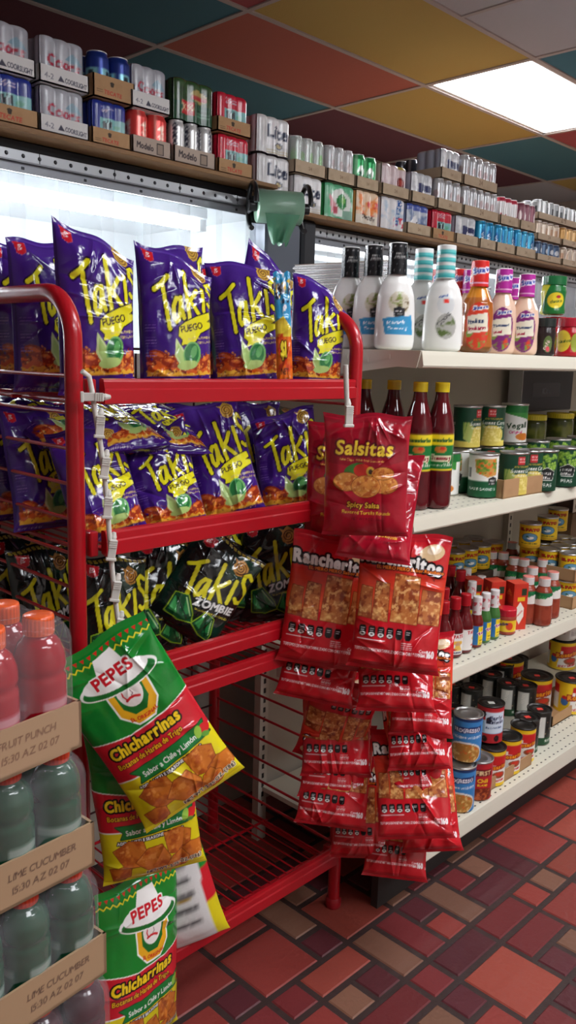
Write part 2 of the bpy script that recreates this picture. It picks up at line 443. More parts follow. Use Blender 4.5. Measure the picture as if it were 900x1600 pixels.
def art_ranch(w=320):
    c = Cv(w, 1.5, (196, 24, 36))
    c.rect(0, 0, 1, .09, (176, 18, 32))
    for k in range(12): c.rect(.0, .22+k*.055, 1, .22+(k+1)*.055+.002, tuple(np.array((198, 30, 34))*(1-k/11*.9)+np.array((236, 96, 44))*k/11*.9))
    c.noise(0, .85, 1, 1.0, (190, 30, 34), 6, .35, 3, 4)
    c.ell(.80, .20, .14, .085, (226, 196, 150), -14); c.ell(.82, .17, .08, .045, (246, 226, 196), -14)
    for k in range(9): c.stroke([(.72+k*.02, .36), (.86, .50)], .006, (140, 26, 20), a=.7)
    chips = ((.03, .62, .17, .96), (.19, .56, .36, .98), (.72, .60, .96, .97), (.40, .46, .70, .98))
    for k, (x0, y0, x1, y1) in enumerate(chips):
        p = [(x0+.02, y0), (x1, y0+.015), (x1+.01, y1), (x0, y1-.01)]
        c.poly(p, (120, 52, 24), .006); c.poly(p, (190, 112, 58))
        c.noise(x0-.02, y0, x1+.02, y1, (134, 58, 30), 16, .48, 31+k, 7, .9, p); c.noise(x0-.02, y0, x1+.02, y1, (232, 176, 110), 26, .58, 51+k, 9, .9, p)
        c.noise(x0-.02, (y0+y1)/2, x1+.02, y1, (246, 206, 130), 12, .52, 71+k, 4, .6, p)
    c.text('Rancheritos', .02, .355, .20, (246, 246, 240), 0, .055, 0, sx=.80, out=(.022, (16, 14, 16)), gap=.075, arc=.12)
    c.text('EL MERO MERO Sabor Ranchero', .20, .42, .050, (240, 130, 40), 0, .06, out=(.008, (70, 14, 12)))
    for k in range(6):
        x = .06+k*.105
        c.poly([(x+.012, 1.04), (x+.068, 1.04), (x+.08, 1.06), (x+.08, 1.13), (x+.062, 1.155), (x+.018, 1.155), (x, 1.13), (x, 1.06)], (20, 18, 20))
        if k < 4: c.ell(x+.04, 1.128, .034, .022, (240, 240, 236)); c.ell(x+.04, 1.127, .018, .008, (60, 60, 60))
        c.stroke([(x+.02, 1.07), (x+.06, 1.07)], .008, (200, 190, 190)); c.stroke([(x+.02, 1.09), (x+.055, 1.09)], .007, (200, 190, 190))
    c.stroke([(.05, 1.185), (.36, 1.185)], .010, (240, 225, 225))
    c.lines(.56, 1.185, .68, 4, .02, (240, 225, 225), .008, 2)
    c.text('TOTOPOS DE MAIZ NIXTAMALIZADO CON CHILE Y ESPECIAS', .03, 1.305, .045, (250, 240, 240), 0, .035, sx=.62)
    c.text('Cont', .77, 1.265, .045, (250, 240, 240), 0, .03); c.text('Net.', .77, 1.31, .045, (250, 240, 240), 0, .03)
    c.text('160', .865, 1.315, .105, (250, 246, 246), 0, .05, sx=.62); c.text('g', .98, 1.315, .05, (250, 246, 246))
    c.rect(0, 1.42, 1, 1.5, (170, 18, 30))
    return c
def art_pepes(w=400):
    G = (18, 134, 44)
    c = Cv(w, 1.82, G)
    c.noise(0, 0, 1, .7, (10, 108, 34), 3, .5, 8, 3, .7)
    for k in range(16):
        x = .01+k*.064; c.poly([(x+.008, .075), (x+.052, .075), (x+.03, .115)], (206, 44, 30))
    c.stroke([(k*.032, .135 if k % 2 else .165) for k in range(33)], .012, (238, 222, 40)); c.stroke([(k*.032, .115 if k % 2 else .145) for k in range(33)], .008, (18, 110, 34))
    # hat emblem
    c.poly(tr([(-.36, .02), (.36, .02), (.34, .5), (.16, .74), (-.14, .74), (-.34, .5)], .56, .42, .58), (250, 250, 245)); c.poly(tr([(-.33, .02), (.33, .02), (.31, .49), (.15, .71), (-.13, .71), (-.31, .49)], .56, .42, .58), (238, 178, 32))
    c.poly(tr([(-.24, .0), (.24, .0), (.22, .40), (.1, .56), (-.1, .56), (-.22, .40)], .56, .42, .58), (16, 112, 42))
    c.ell(.56, .53, .115, .15, (246, 240, 234)); c.stroke([(.50, .60), (.54, .585), (.58, .59), (.62, .61)], .022, (206, 40, 46)); c.stroke([(.50, .47), (.49, .55), (.51, .60)], .012, (206, 40, 46)); c.stroke([(.565, .50), (.58, .56), (.56, .57)], .008, (150, 120, 120)); c.stroke([(.53, .48), (.55, .475)], .01, (80, 60, 60)); c.stroke([(.59, .48), (.61, .485)], .01, (80, 60, 60))
    c.ell(.54, .40, .37, .115, (250, 250, 246), 4); c.ell(.54, .41, .345, .092, (16, 112, 42), 4)
    c.ell(.53, .36, .31, .10, (250, 250, 246), 4); c.poly(tr([(-.27, .0), (-.16, -.40), (.14, -.42), (.28, -.02)], .53, .38, .62), (250, 250, 246))
    c.text('PEPES', .53, .375, .155, (206, 26, 40), 4, .035, 0, align='c', out=(.014, (250, 250, 246)), sx=.95)
    c.text('EL ORIGINAL', .57, .815, .05, (206, 40, 30), 0, .03, align='c', arc=-.5, sx=.9)
    # red band
    band = [(-.01, .83), (.18, .86), (.36, .89), (.74, .87), (1.01, .82), (1.01, 1.22), (-.01, 1.25)]
    c.poly(band, (248, 244, 236), .012); c.poly(band, (206, 30, 44))
    c.text('Chicharrinas', .10, 1.03, .155, (250, 214, 30), 2, .045, .1, sx=.80, out=(.016, (20, 14, 14)), gap=.08)
    c.text('Botanas de Harina de Trigo', .10, 1.13, .075, (250, 196, 30), 2, .02, .08, sx=.78, out=(.006, (90, 20, 20)))
    rest = [(-.01, 1.25), (1.01, 1.22), (1.01, 1.83), (-.01, 1.83)]
    c.poly(rest, (226, 212, 24)); c.stroke([(-.01, 1.255), (1.01, 1.225)], .014, (250, 246, 236))
    rb = [(.16, 1.19), (.96, 1.15), (.94, 1.225), (.97, 1.29), (.20, 1.32), (.235, 1.255)]
    c.poly(rb, (20, 60, 30), .008); c.poly(rb, (16, 124, 52)); c.text('Sabor a Chile y Limón', .26, 1.285, .075, (248, 248, 244), 2.4, .02, sx=.85)
    c.text('ADD A LITTLE SEASONED FLAVOR', .16, 1.375, .04, (250, 250, 244), 2, .05, out=(.008, (30, 30, 30)))
    c.ell(.93, 1.23, .06, .05, (208, 34, 36)); c.ell(.92, 1.28, .04, .025, (96, 160, 52), 30); c.ell(.87, 1.22, .035, .06, (150, 200, 70), 20)
    for k, (x, y, s, r) in enumerate(((.28, 1.50, .30, 15), (.75, 1.45, .27, -8), (.50, 1.60, .30, 30), (.88, 1.62, .22, 5), (.16, 1.70, .2, 0), (.74, 1.68, .2, 40))):
        p = tr([(-.5, -.35), (.1, -.5), (.55, -.3), (.5, .25), (.2, .5), (-.3, .42), (-.4, .05)], x, y, s, r)
        c.poly(p, (126, 58, 18), .006); c.poly(p, (206, 116, 38)); c.noise(x-s*.7, y-s*.7, x+s*.7, y+s*.7, (164, 72, 24), 14, .48, 9+k, 5, .85, p); c.noise(x-s*.7, y-s*.7, x+s*.7, y+s*.7, (232, 156, 76), 20, .60, 29+k, 8, .7, p)
    c.text('NET WT. 2.75 OZ. (78g)', .42, 1.755, .058, (24, 22, 20), 4, .02, sx=.9, out=(.006, (240, 230, 200)))
    c.rect(0, 1.80, 1, 1.83, (214, 200, 30))
    return c
def art_pepes_back(w=200):
    c = Cv(w, 1.82, (224, 224, 222))
    c.lines(.12, .25, .72, 38, .035, (90, 90, 92), .012, 3)
    c.stroke([(.1, 1.05), (.74, 1.12)], .02, (170, 140, 70))
    c.rect(.84, 0, 1.0, .8, (18, 134, 44)); c.rect(.84, .8, 1, 1.25, (206, 30, 44)); c.rect(.84, 1.25, 1., 1.83, (226, 212, 24))
    c.poly([(.80, 0), (.9, .5), (.84, 1.2), (.80, 1.83)], (224, 224, 222))
    c.rect(.0, 0, .07, 1.83, (226, 212, 24))
    return c
def art_slim(w=90):
    c = Cv(w, 4.2, (52, 150, 200))
    c.noise(0, 0, 1, 1.6, (240, 240, 246), 5, .55, 4, 8); c.noise(0, .3, 1, 1.2, (40, 40, 60), 7, .58, 9, 8); c.noise(0, .2, 1, 1.0, (236, 190, 50), 6, .62, 19, 8)
    c.poly([(0, 1.7), (.5, 1.5), (1, 1.9), (1, 2.4), (0, 2.2)], (226, 200, 60))
    c.rect(0, 2.2, 1, 4.2, (228, 110, 26)); c.noise(0, 2.1, 1, 3.4, (206, 60, 24), 4, .5, 3, 5)
    c.text('$1', .3, 2.9, .75, (248, 226, 60), 0, .04, sx=.6, out=(.04, (60, 20, 10)))
    c.text('NET', .28, 3.5, .3, (70, 30, 16), 0, .03, sx=.8); c.text('WT', .3, 3.85, .3, (70, 30, 16), 0, .03, sx=.8)
    return c

# ---- round labels: width 1 is the whole circumference, the front at u = .5
def art_can(kind, w=340):
    asp = {'progresso': .5, 'elpato': .46, 'olive': .5, 'bigcan': .34, 'rosarita': .45}.get(kind, .48)
    c = Cv(w, asp, (40, 80, 50)); A = asp
    def both(f):
        for cx in (.5, 1.0, 0.): f(cx)
    if kind == 'corn':
        c.im[:] = (24, 70, 48); c.rect(0, A*.86, 1, A, (226, 206, 96))
        def f(x):
            c.ell(x+.02, A*.72, .15, .12, (216, 196, 92)); c.noise(x-.13, A*.5, x+.17, A*.9, (238, 222, 140), 60, .5, 3, 6)
            for k in range(4): c.poly([(x-.19+k*.02, A*.35), (x-.12+k*.02, A*.5), (x-.10, A*.9), (x-.18, A*.8)], ((120, 160, 70), (176, 190, 100))[k % 2])
            c.rect(x-.035, A*.05, x+.055, A*.25, (196, 44, 48)); c.text('FIRST', x-.025, A*.13, .03, (240, 230, 220), 0, .03); c.text('STREET', x-.03, A*.2, .025, (240, 230, 220), 0, .03)
            c.text('GOLDEN SWEET', x-.07, A*.33, .03, (226, 190, 60), 0, .02); c.text('Sweet Corn', x-.11, A*.46, .07, (240, 240, 232), 0, .02, .2, sx=.85); c.text('Whole Kernel Corn', x-.09, A*.55, .032, (240, 240, 232), 0, .02)
        both(f)
    elif kind == 'peas':
        c.im[:] = (16, 66, 44)
        def f(x):
            r = random.Random(4)
            for k in range(46):
                px, py = x-.14+r.random()*.26, A*(.06+.38*r.random()); q = .022; c.ell(px, py, q, q, (112, 156, 52)); c.ell(px-.005, py-.006, q*.5, q*.5, (160, 196, 86))
            c.poly([(x-.09, A*.5), (x+.0, A*.40), (x+.09, A*.5), (x+.07, A*.72), (x-.07, A*.72)], (235, 235, 228), .006); c.poly([(x-.09, A*.5), (x+.0, A*.40), (x+.09, A*.5), (x+.07, A*.72), (x-.07, A*.72)], (20, 24, 24))
            c.text('FIRST', x, A*.58, .045, (240, 240, 235), 0, .03, align='c'); c.text('STREET', x, A*.69, .045, (240, 240, 235), 0, .03, align='c', sx=.85)
            c.text('PEAS', x, A*.90, .06, (240, 240, 235), 0, .02, align='c')
        both(f)
    elif kind == 'peascarrots':
        c.im[:] = (232, 232, 226); c.rect(0, A*.62, 1, A, (18, 88, 52))
        def f(x):
            c.poly([(x-.10, A*.08), (x+.16, A*.05), (x+.17, A*.46), (x+.05, A*.52), (x-.08, A*.40)], (206, 150, 76))
            r = random.Random(8)
            for k in range(60):
                px, py = x-.07+r.random()*.22, A*(.10+.33*r.random()); c.ell(px, py, .017, .017, ((94, 136, 50), (216, 112, 40), (130, 160, 60))[k % 3])
            c.poly([(x+.06, A*.55), (x+.12, A*.5), (x+.18, A*.55), (x+.17, A*.72), (x+.07, A*.72)], (20, 24, 24)); c.text('FIRST', x+.12, A*.62, .03, (240, 240, 235), 0, .03, align='c'); c.text('STREET', x+.12, A*.69, .028, (240, 240, 235), 0, .03, align='c')
            c.text('PEAS & CARROTS', x, A*.84, .040, (240, 240, 235), 0, .02, align='c')
            for k in range(12): c.rect(x-.22+k*.007, A*.3, x-.22+k*.007+(.002 if k % 3 else .004), A*.55, (30, 30, 30))
        both(f)
    elif kind == 'veg':
        c.im[:] = (232, 232, 226); c.rect(0, 0, 1, A*.2, (30, 110, 50))
        def f(x):
            c.poly([(x-.2, A*.2), (x+.2, A*.2), (x+.2, A*.4), (x, A*.3)], (60, 140, 60)); c.text('Vegall', x, A*.62, .10, (26, 60, 34), 6, .04, .1, align='c', out=(.008, (240, 240, 230))); c.text('Original', x-.1, A*.78, .05, (206, 60, 120), 4, .02); c.ell(x+.08, A*.86, .1, .05, (206, 120, 40))
        both(f)
    elif kind == 'elpato':
        c.im[:] = (228, 190, 30); c.rect(0, A*.9, 1, A, (206, 160, 30))
        def f(x):
            c.text('EL PATO', x, A*.26, .075, (196, 34, 28), 0, .05, align='c', out=(.006, (90, 30, 10)))
            c.ell(x, A*.56, .125, .095, (40, 66, 90)); c.ell(x, A*.56, .115, .085, (96, 150, 180)); c.ell(x+.01, A*.58, .05, .03, (236, 236, 226), -12); c.ell(x-.04, A*.52, .018, .016, (40, 90, 50)); c.stroke([(x-.03, A*.53), (x-.01, A*.56)], .016, (60, 90, 60)); c.ell(x, A*.68, .09, .015, (60, 110, 150))
            c.text('SALSA DE CHILE', x, A*.86, .034, (40, 60, 40), 0, .03, align='c')
            c.lines(x+.19, A*.2, x+.31, 9, .028, (60, 90, 130), .006, 2)
        both(f)
    elif kind == 'progresso':
        c.im[:] = (58, 132, 196); c.rect(0, 0, 1, A*.06, (30, 60, 110))
        def f(x):
            c.poly([(x-.17, A*.22), (x+.17, A*.16), (x+.17, A*.30), (x-.17, A*.36)], (24, 40, 96)); c.text('PROGRESSO', x, A*.31, .062, (240, 240, 246), 4, .04, align='c', sx=.86)
            c.text('CHICKEN & WILD RICE', x, A*.46, .036, (240, 244, 250), 3, .03, align='c')
            c.ell(x-.02, A*.80, .21, .13, (226, 226, 220)); c.ell(x-.02, A*.81, .195, .115, (176, 120, 50)); c.noise(x-.2, A*.6, x+.16, A*1., (226, 190, 120), 26, .55, 4, 7, 1, [(x-.02+.19*math.cos(a), A*.81+.11*math.sin(a)) for a in np.linspace(0, 6.2, 20)]); c.noise(x-.2, A*.6, x+.16, A*1., (206, 96, 36), 20, .6, 14, 8, 1, [(x-.02+.19*math.cos(a), A*.81+.11*math.sin(a)) for a in np.linspace(0, 6.2, 20)])
        both(f)
    elif kind == 'chili':
        c.im[:] = (190, 36, 44)
        def f(x):
            c.rect(x-.12, A*.16, x+.1, A*.34, (110, 26, 30)); c.text('FIRST', x-.1, A*.31, .08, (236, 206, 150), 0, .04, sx=.9); c.text('Chili', x-.08, A*.52, .07, (246, 214, 40), 0, .03); c.text('BEANS', x-.08, A*.62, .04, (246, 214, 40), 0, .03)
            c.ell(x, A*.84, .15, .08, (120, 44, 24)); c.noise(x-.15, A*.7, x+.15, A, (190, 96, 50), 30, .5, 3, 6)
        both(f)
    elif kind == 'olive':
        c.im[:] = (186, 40, 46); c.rect(0, A*.36, 1, A*.74, (160, 198, 224)); c.rect(.40, A*.12, .66, A*.72, (214, 228, 240)); c.rect(.90, A*.12, 1, A*.72, (214, 228, 240)); c.rect(0, A*.12, .16, A*.72, (214, 228, 240))
        def f(x):
            for px, py in ((-.13, .2), (-.06, .36), (-.16, .42), (-.1, .9), (.05, .88), (-.2, .86)):
                c.ell(x+px, A*py, .034, .045, (20, 20, 22)); c.ell(x+px-.01, A*py-.01, .010, .013, (90, 40, 40))
            c.text('Early', x-.05, A*.34, .075, (24, 34, 70), 3, .04, .1); c.text('California', x-.09, A*.46, .062, (24, 34, 70), 3, .04, .1, sx=.85); c.text('Reduced Salt', x-.09, A*.60, .038, (24, 60, 110), 3, .03)
        both(f)
    elif kind == 'blackolive':
        c.im[:] = (36, 38, 34)
        def f(x):
            r = random.Random(3); c.rect(x-.14, A*.1, x+.02, A*.98, (214, 214, 206))
            for k in range(14): c.ell(x+.03+r.random()*.2, A*(.15+.6*r.random()), .03, .036, (18, 18, 20)); c.ell(x+.03+r.random()*.2, A*(.15+.6*r.random()), .009, .012, (140, 120, 90))
            c.text('OLIVES', x-.06, A*.5, .05, (240, 236, 226), 80, .04); c.rect(x-.14, A*.78, x+.23, A, (26, 70, 40)); c.text('SLICED', x+.03, A*.92, .05, (236, 236, 226), 0, .03)
        both(f)
    elif kind in ('rosarita', 'bigcan'):
        c.im[:] = (232, 230, 224); c.rect(0, 0, 1, A*.12, (236, 196, 30)); c.rect(0, A*.12, 1, A*.40, (200, 36, 38)); c.rect(0, A*.92, 1, A, (236, 196, 30))
        def f(x):
            c.poly([(x-.22, 0), (x-.06, 0), (x-.11, A), (x-.22, A)], (236, 196, 30)); c.ell(x-.15, A*.62, .04, .05, (60, 110, 170)); c.ell(x-.15, A*.5, .03, .02, (200, 40, 40))
            c.text('Rosarita', x+.03, A*.50, .072, (240, 160, 30), 8, .05, .1, align='c', out=(.012, (150, 20, 26)))
            c.text('SPICY REFRIED', x+.03, A*.88, .034, (190, 30, 34), 6, .05, align='c'); c.ell(x+.06, A*.68, .09, .045, (150, 80, 50)); c.ell(x+.06, A*.66, .06, .025, (206, 60, 40))
            c.rect(x-.07, A*.3, x-.045, A*.42, (240, 236, 226))
        both(f)
    return c
def art_beer(kind, w=150):
    A = .59; c = Cv(w, A, (196, 198, 200))
    def each(f):
        for x in (0., .25, .5, .75, 1.): f(x)
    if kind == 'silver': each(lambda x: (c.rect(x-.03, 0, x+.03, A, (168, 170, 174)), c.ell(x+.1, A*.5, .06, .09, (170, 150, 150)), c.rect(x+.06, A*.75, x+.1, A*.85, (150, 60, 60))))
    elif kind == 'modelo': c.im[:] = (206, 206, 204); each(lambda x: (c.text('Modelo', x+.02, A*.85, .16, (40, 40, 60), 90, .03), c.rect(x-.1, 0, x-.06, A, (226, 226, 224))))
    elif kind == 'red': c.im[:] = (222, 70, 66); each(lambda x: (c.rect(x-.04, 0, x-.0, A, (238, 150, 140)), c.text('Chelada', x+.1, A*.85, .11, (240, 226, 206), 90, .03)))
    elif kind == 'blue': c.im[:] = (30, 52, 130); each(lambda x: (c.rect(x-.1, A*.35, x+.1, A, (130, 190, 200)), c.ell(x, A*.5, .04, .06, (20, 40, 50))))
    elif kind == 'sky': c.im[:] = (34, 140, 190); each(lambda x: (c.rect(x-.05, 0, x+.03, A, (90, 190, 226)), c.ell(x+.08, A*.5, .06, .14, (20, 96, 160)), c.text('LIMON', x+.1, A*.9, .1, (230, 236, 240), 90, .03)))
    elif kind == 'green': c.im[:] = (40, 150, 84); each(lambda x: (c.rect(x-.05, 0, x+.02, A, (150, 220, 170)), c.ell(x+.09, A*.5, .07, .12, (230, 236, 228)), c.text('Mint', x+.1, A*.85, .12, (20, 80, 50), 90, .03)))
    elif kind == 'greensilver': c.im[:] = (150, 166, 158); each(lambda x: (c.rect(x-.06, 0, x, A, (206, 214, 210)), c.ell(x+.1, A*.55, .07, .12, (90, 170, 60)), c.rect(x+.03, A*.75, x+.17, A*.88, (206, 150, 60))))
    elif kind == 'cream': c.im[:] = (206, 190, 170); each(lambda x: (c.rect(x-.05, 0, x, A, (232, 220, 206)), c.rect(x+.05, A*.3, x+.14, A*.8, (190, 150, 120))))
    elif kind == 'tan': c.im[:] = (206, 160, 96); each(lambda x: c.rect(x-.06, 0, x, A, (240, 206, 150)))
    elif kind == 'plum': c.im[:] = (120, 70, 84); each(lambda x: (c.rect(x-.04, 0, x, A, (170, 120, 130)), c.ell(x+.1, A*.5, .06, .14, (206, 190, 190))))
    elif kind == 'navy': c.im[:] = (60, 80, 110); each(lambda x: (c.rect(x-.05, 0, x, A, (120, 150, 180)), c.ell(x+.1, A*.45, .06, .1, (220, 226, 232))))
    elif kind == 'dark': c.im[:] = (60, 66, 76); each(lambda x: c.rect(x-.05, 0, x+.02, A*.5, (150, 156, 164)))  # can colour darkened to stand for the shade at the back
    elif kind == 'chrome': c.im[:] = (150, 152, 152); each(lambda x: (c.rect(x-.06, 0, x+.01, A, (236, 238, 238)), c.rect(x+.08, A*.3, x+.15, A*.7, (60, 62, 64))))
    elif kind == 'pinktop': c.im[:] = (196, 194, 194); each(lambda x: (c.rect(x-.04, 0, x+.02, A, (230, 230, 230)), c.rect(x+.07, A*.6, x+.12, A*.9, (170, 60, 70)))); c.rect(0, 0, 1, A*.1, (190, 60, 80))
    return c
def art_front(kind, asp, w=230):
    """the printed front of a wrapped multipack."""
    c = Cv(w, asp, (186, 188, 192)); A = asp
    if kind == 'coors':
        c.im[:] = (160, 162, 170); c.noise(0, 0, 1, A, (196, 198, 204), 4, .45, 6, 3, .8); c.poly([(.55, A*.45), (.72, A*.25), (.95, A*.55)], (130, 160, 176), a=.5)
        c.text('Coors', .5, A*.68, .29, (168, 44, 66), -6, .03, .15, align='c', sx=.95, gap=.03); c.text('LIGHT', .53, A*.95, .17, (50, 50, 62), -2, .03, align='c')
    elif kind == 'lite':
        c.im[:] = (206, 206, 206); c.noise(0, 0, 1, A, (232, 232, 232), 5, .5, 6, 4, .7); c.rect(.28, A*.08, 1., A*.78, (232, 232, 234)); c.text('Lite', .62, A*.56, .36, (26, 36, 66), -3, .05, 0, align='c', sx=.85); c.ell(.64, A*.75, .11, .07, (40, 46, 70)); c.ell(.64, A*.76, .08, .045, (180, 160, 110)); c.lines(.3, A*.88, .95, 3, .06, (176, 160, 120), .02, 5)
    elif kind in ('tecred', 'tecblue'):
        c.im[:] = (196, 30, 56) if kind == 'tecred' else (34, 52, 140)
        c.text('24', .26, A*.26, .17, (206, 190, 206), -4, .02); c.lines(.45, A*.2, .6, 2, .05, (206, 190, 206), .015, 1)
        c.rect(.22, A*.42, 1.0, A, (128, 186, 186)); c.ell(.7, A*.6, .08, .05, (110, 176, 150))
        x, y = .43, A*.60
        c.poly(tr([(-.5, -.3), (-.3, -.5), (-.1, -.2), (0, -.55), (.1, -.2), (.3, -.5), (.5, -.3), (.45, .5), (.3, .1), (.12, .5), (-.12, .5), (-.3, .1), (-.45, .5)], x, y, .26), (24, 36, 44)); c.stroke([(x, y-.06), (x, y+.08)], .03, (190, 220, 220))
        c.text('TECATE', .56, A*.96, .17, (206, 34, 50), -3, .05, .15, align='c', sx=.95)
    elif kind == 'dosxx':
        c.im[:] = (54, 84, 46); c.noise(0, 0, 1, A, (40, 64, 36), 5, .5, 3, 3); c.ell(.6, A*.36, .2, .11, (170, 150, 90), 8); c.rect(.42, A*.36, .78, A*.46, (176, 40, 40)); c.rect(0, A*.55, 1, A, (26, 74, 46)); c.poly(tr([(-.5, -.4), (.5, -.4), (.4, 0), (.5, .4), (-.5, .4), (-.4, 0)], .34, A*.68, .3), (190, 170, 120), .01); c.poly(tr([(-.5, -.4), (.5, -.4), (.4, 0), (.5, .4), (-.5, .4), (-.4, 0)], .34, A*.68, .3), (190, 40, 44)); c.text('XX', .34, A*.74, .16, (226, 190, 150), 0, .05, align='c'); c.lines(.55, A*.66, .85, 3, .06, (90, 140, 110), .02, 3)
    elif kind == 'limegreen':
        c.im[:] = (96, 176, 132); c.noise(0, 0, 1, A, (190, 226, 206), 4, .5, 5, 4); c.ell(.5, A*.55, .34, .30, (226, 232, 226)); c.ell(.56, A*.5, .17, .17, (30, 130, 60)); c.ell(.6, A*.45, .08, .1, (120, 190, 90)); c.poly([(.1, A*.3), (.4, A*.6), (.2, A*.9)], (216, 150, 160), a=.8); c.rect(.3, A*.66, .42, A*.86, (190, 70, 90)); c.rect(.55, A*.72, .95, A, (130, 170, 150))
    elif kind == 'orange':
        c.im[:] = (236, 206, 176); c.noise(0, 0, 1, A, (236, 130, 60), 6, .52, 5, 6); c.noise(0, A*.3, 1, A, (216, 60, 60), 6, .58, 8, 7); c.rect(0, A*.72, 1, A, (226, 216, 200)); c.text('Chelada', .5, A*.86, .18, (60, 44, 40), -6, .03, .2, align='c', sx=.9)
    elif kind == 'whiteblue':
        c.im[:] = (222, 222, 226); c.noise(0, 0, 1, A, (176, 196, 216), 6, .55, 5, 6); c.text('SELTZER', .70, A*.85, .16, (40, 90, 160), 80, .05); c.noise(.5, A*.6, 1, A*.9, (206, 60, 80), 9, .55, 2, 8)
    elif kind == 'pink':
        c.im[:] = (206, 184, 188); c.noise(0, 0, 1, A, (228, 214, 216), 4, .5, 5, 4); c.rect(.6, 0, 1, A*.12, (196, 176, 90), a=.8); c.ell(.72, A*.58, .13, .15, (120, 30, 30)); c.ell(.74, A*.55, .07, .08, (170, 60, 50))
    elif kind == 'ice':
        c.im[:] = (196, 200, 206); c.noise(0, 0, 1, A, (236, 238, 242), 6, .5, 5, 5); c.poly([(.36, A*.36), (.96, A*.42), (.94, A*.98), (.34, A*.92)], (44, 50, 96)); c.text('ICE', .64, A*.88, .28, (236, 238, 246), -6, .05, .2, align='c', sx=.8)
    elif kind == 'natty':
        c.im[:] = (196, 204, 216); c.rect(0, 0, 1, A*.26, (70, 90, 170)); c.noise(0, A*.2, 1, A, (110, 130, 170), 5, .52, 5, 6); c.poly([(.1, A*.7), (.4, A*.4), (.5, A*.8)], (240, 242, 246)); c.text('LIGHT', .66, A*.82, .16, (40, 50, 90), -5, .04, align='c')
    return c
def art_tray(kind, asp, w=220):
    if kind.startswith('gato'): w = 640
    c = Cv(w, asp, (176, 138, 98)); A = asp; c.noise(0, 0, 1, A, (160, 122, 84), 8, .5, 3, 2, .6)
    if kind == 'coors': c.im[:] = (216, 214, 212); c.text('4-2', .10, A*.70, .13, (130, 130, 140), -3, .02); c.poly([(.36, A*.75), (.42, A*.4), (.50, A*.75)], (70, 70, 84)); c.text('COORSLIGHT', .73, A*.78, .115, (70, 70, 84), -3, .02, align='c', sx=.62)
    elif kind == 'tec': c.poly(tr([(-.5, -.3), (0, -.5), (.5, -.3), (.3, .5), (-.3, .5)], .45, A*.32, .10), (60, 50, 40)); c.text('TECATE', .47, A*.80, .11, (190, 70, 56), -2, .03, .1, align='c'); c.lines(.08, A*.65, .22, 2, .04, (110, 84, 60), .014, 2)
    elif kind == 'modelo': c.im[:] = (178, 160, 146); c.text('Modelo', .33, A*.68, .17, (60, 52, 56), -3, .03, align='c', sx=.8); c.rect(.62, A*.18, .80, A*.85, (60, 52, 50)); c.rect(.64, A*.25, .78, A*.8, (150, 132, 118))
    elif kind == 'plain': c.im[:] = (186, 166, 140); c.noise(0, 0, 1, A, (170, 150, 124), 7, .5, 3, 3, .7); c.text('24', .5, A*.6, .10, (130, 106, 84), 0, .02, align='c')
    elif kind == 'gatored': c.im[:] = (168, 138, 108); c.text('FRUIT PUNCH', .75, A*.40, .028, (110, 80, 62), 0, .01, .15); c.text('15:30 AZ 02 07', .76, A*.70, .028, (110, 80, 62), 0, .01, .15)
    elif kind == 'gatolime': c.im[:] = (168, 138, 106); c.text('LIME CUCUMBER', .74, A*.42, .028, (84, 62, 50), 0, .01, .15); c.text('15:30 AZ 02 07', .75, A*.72, .028, (84, 62, 50), 0, .01, .15)
    elif kind == 'brown': pass
    elif kind == 'sauce': c.text('7 3/4 OZ', .7, A*.7, .12, (90, 64, 44), 0, .02, align='c')
    return c
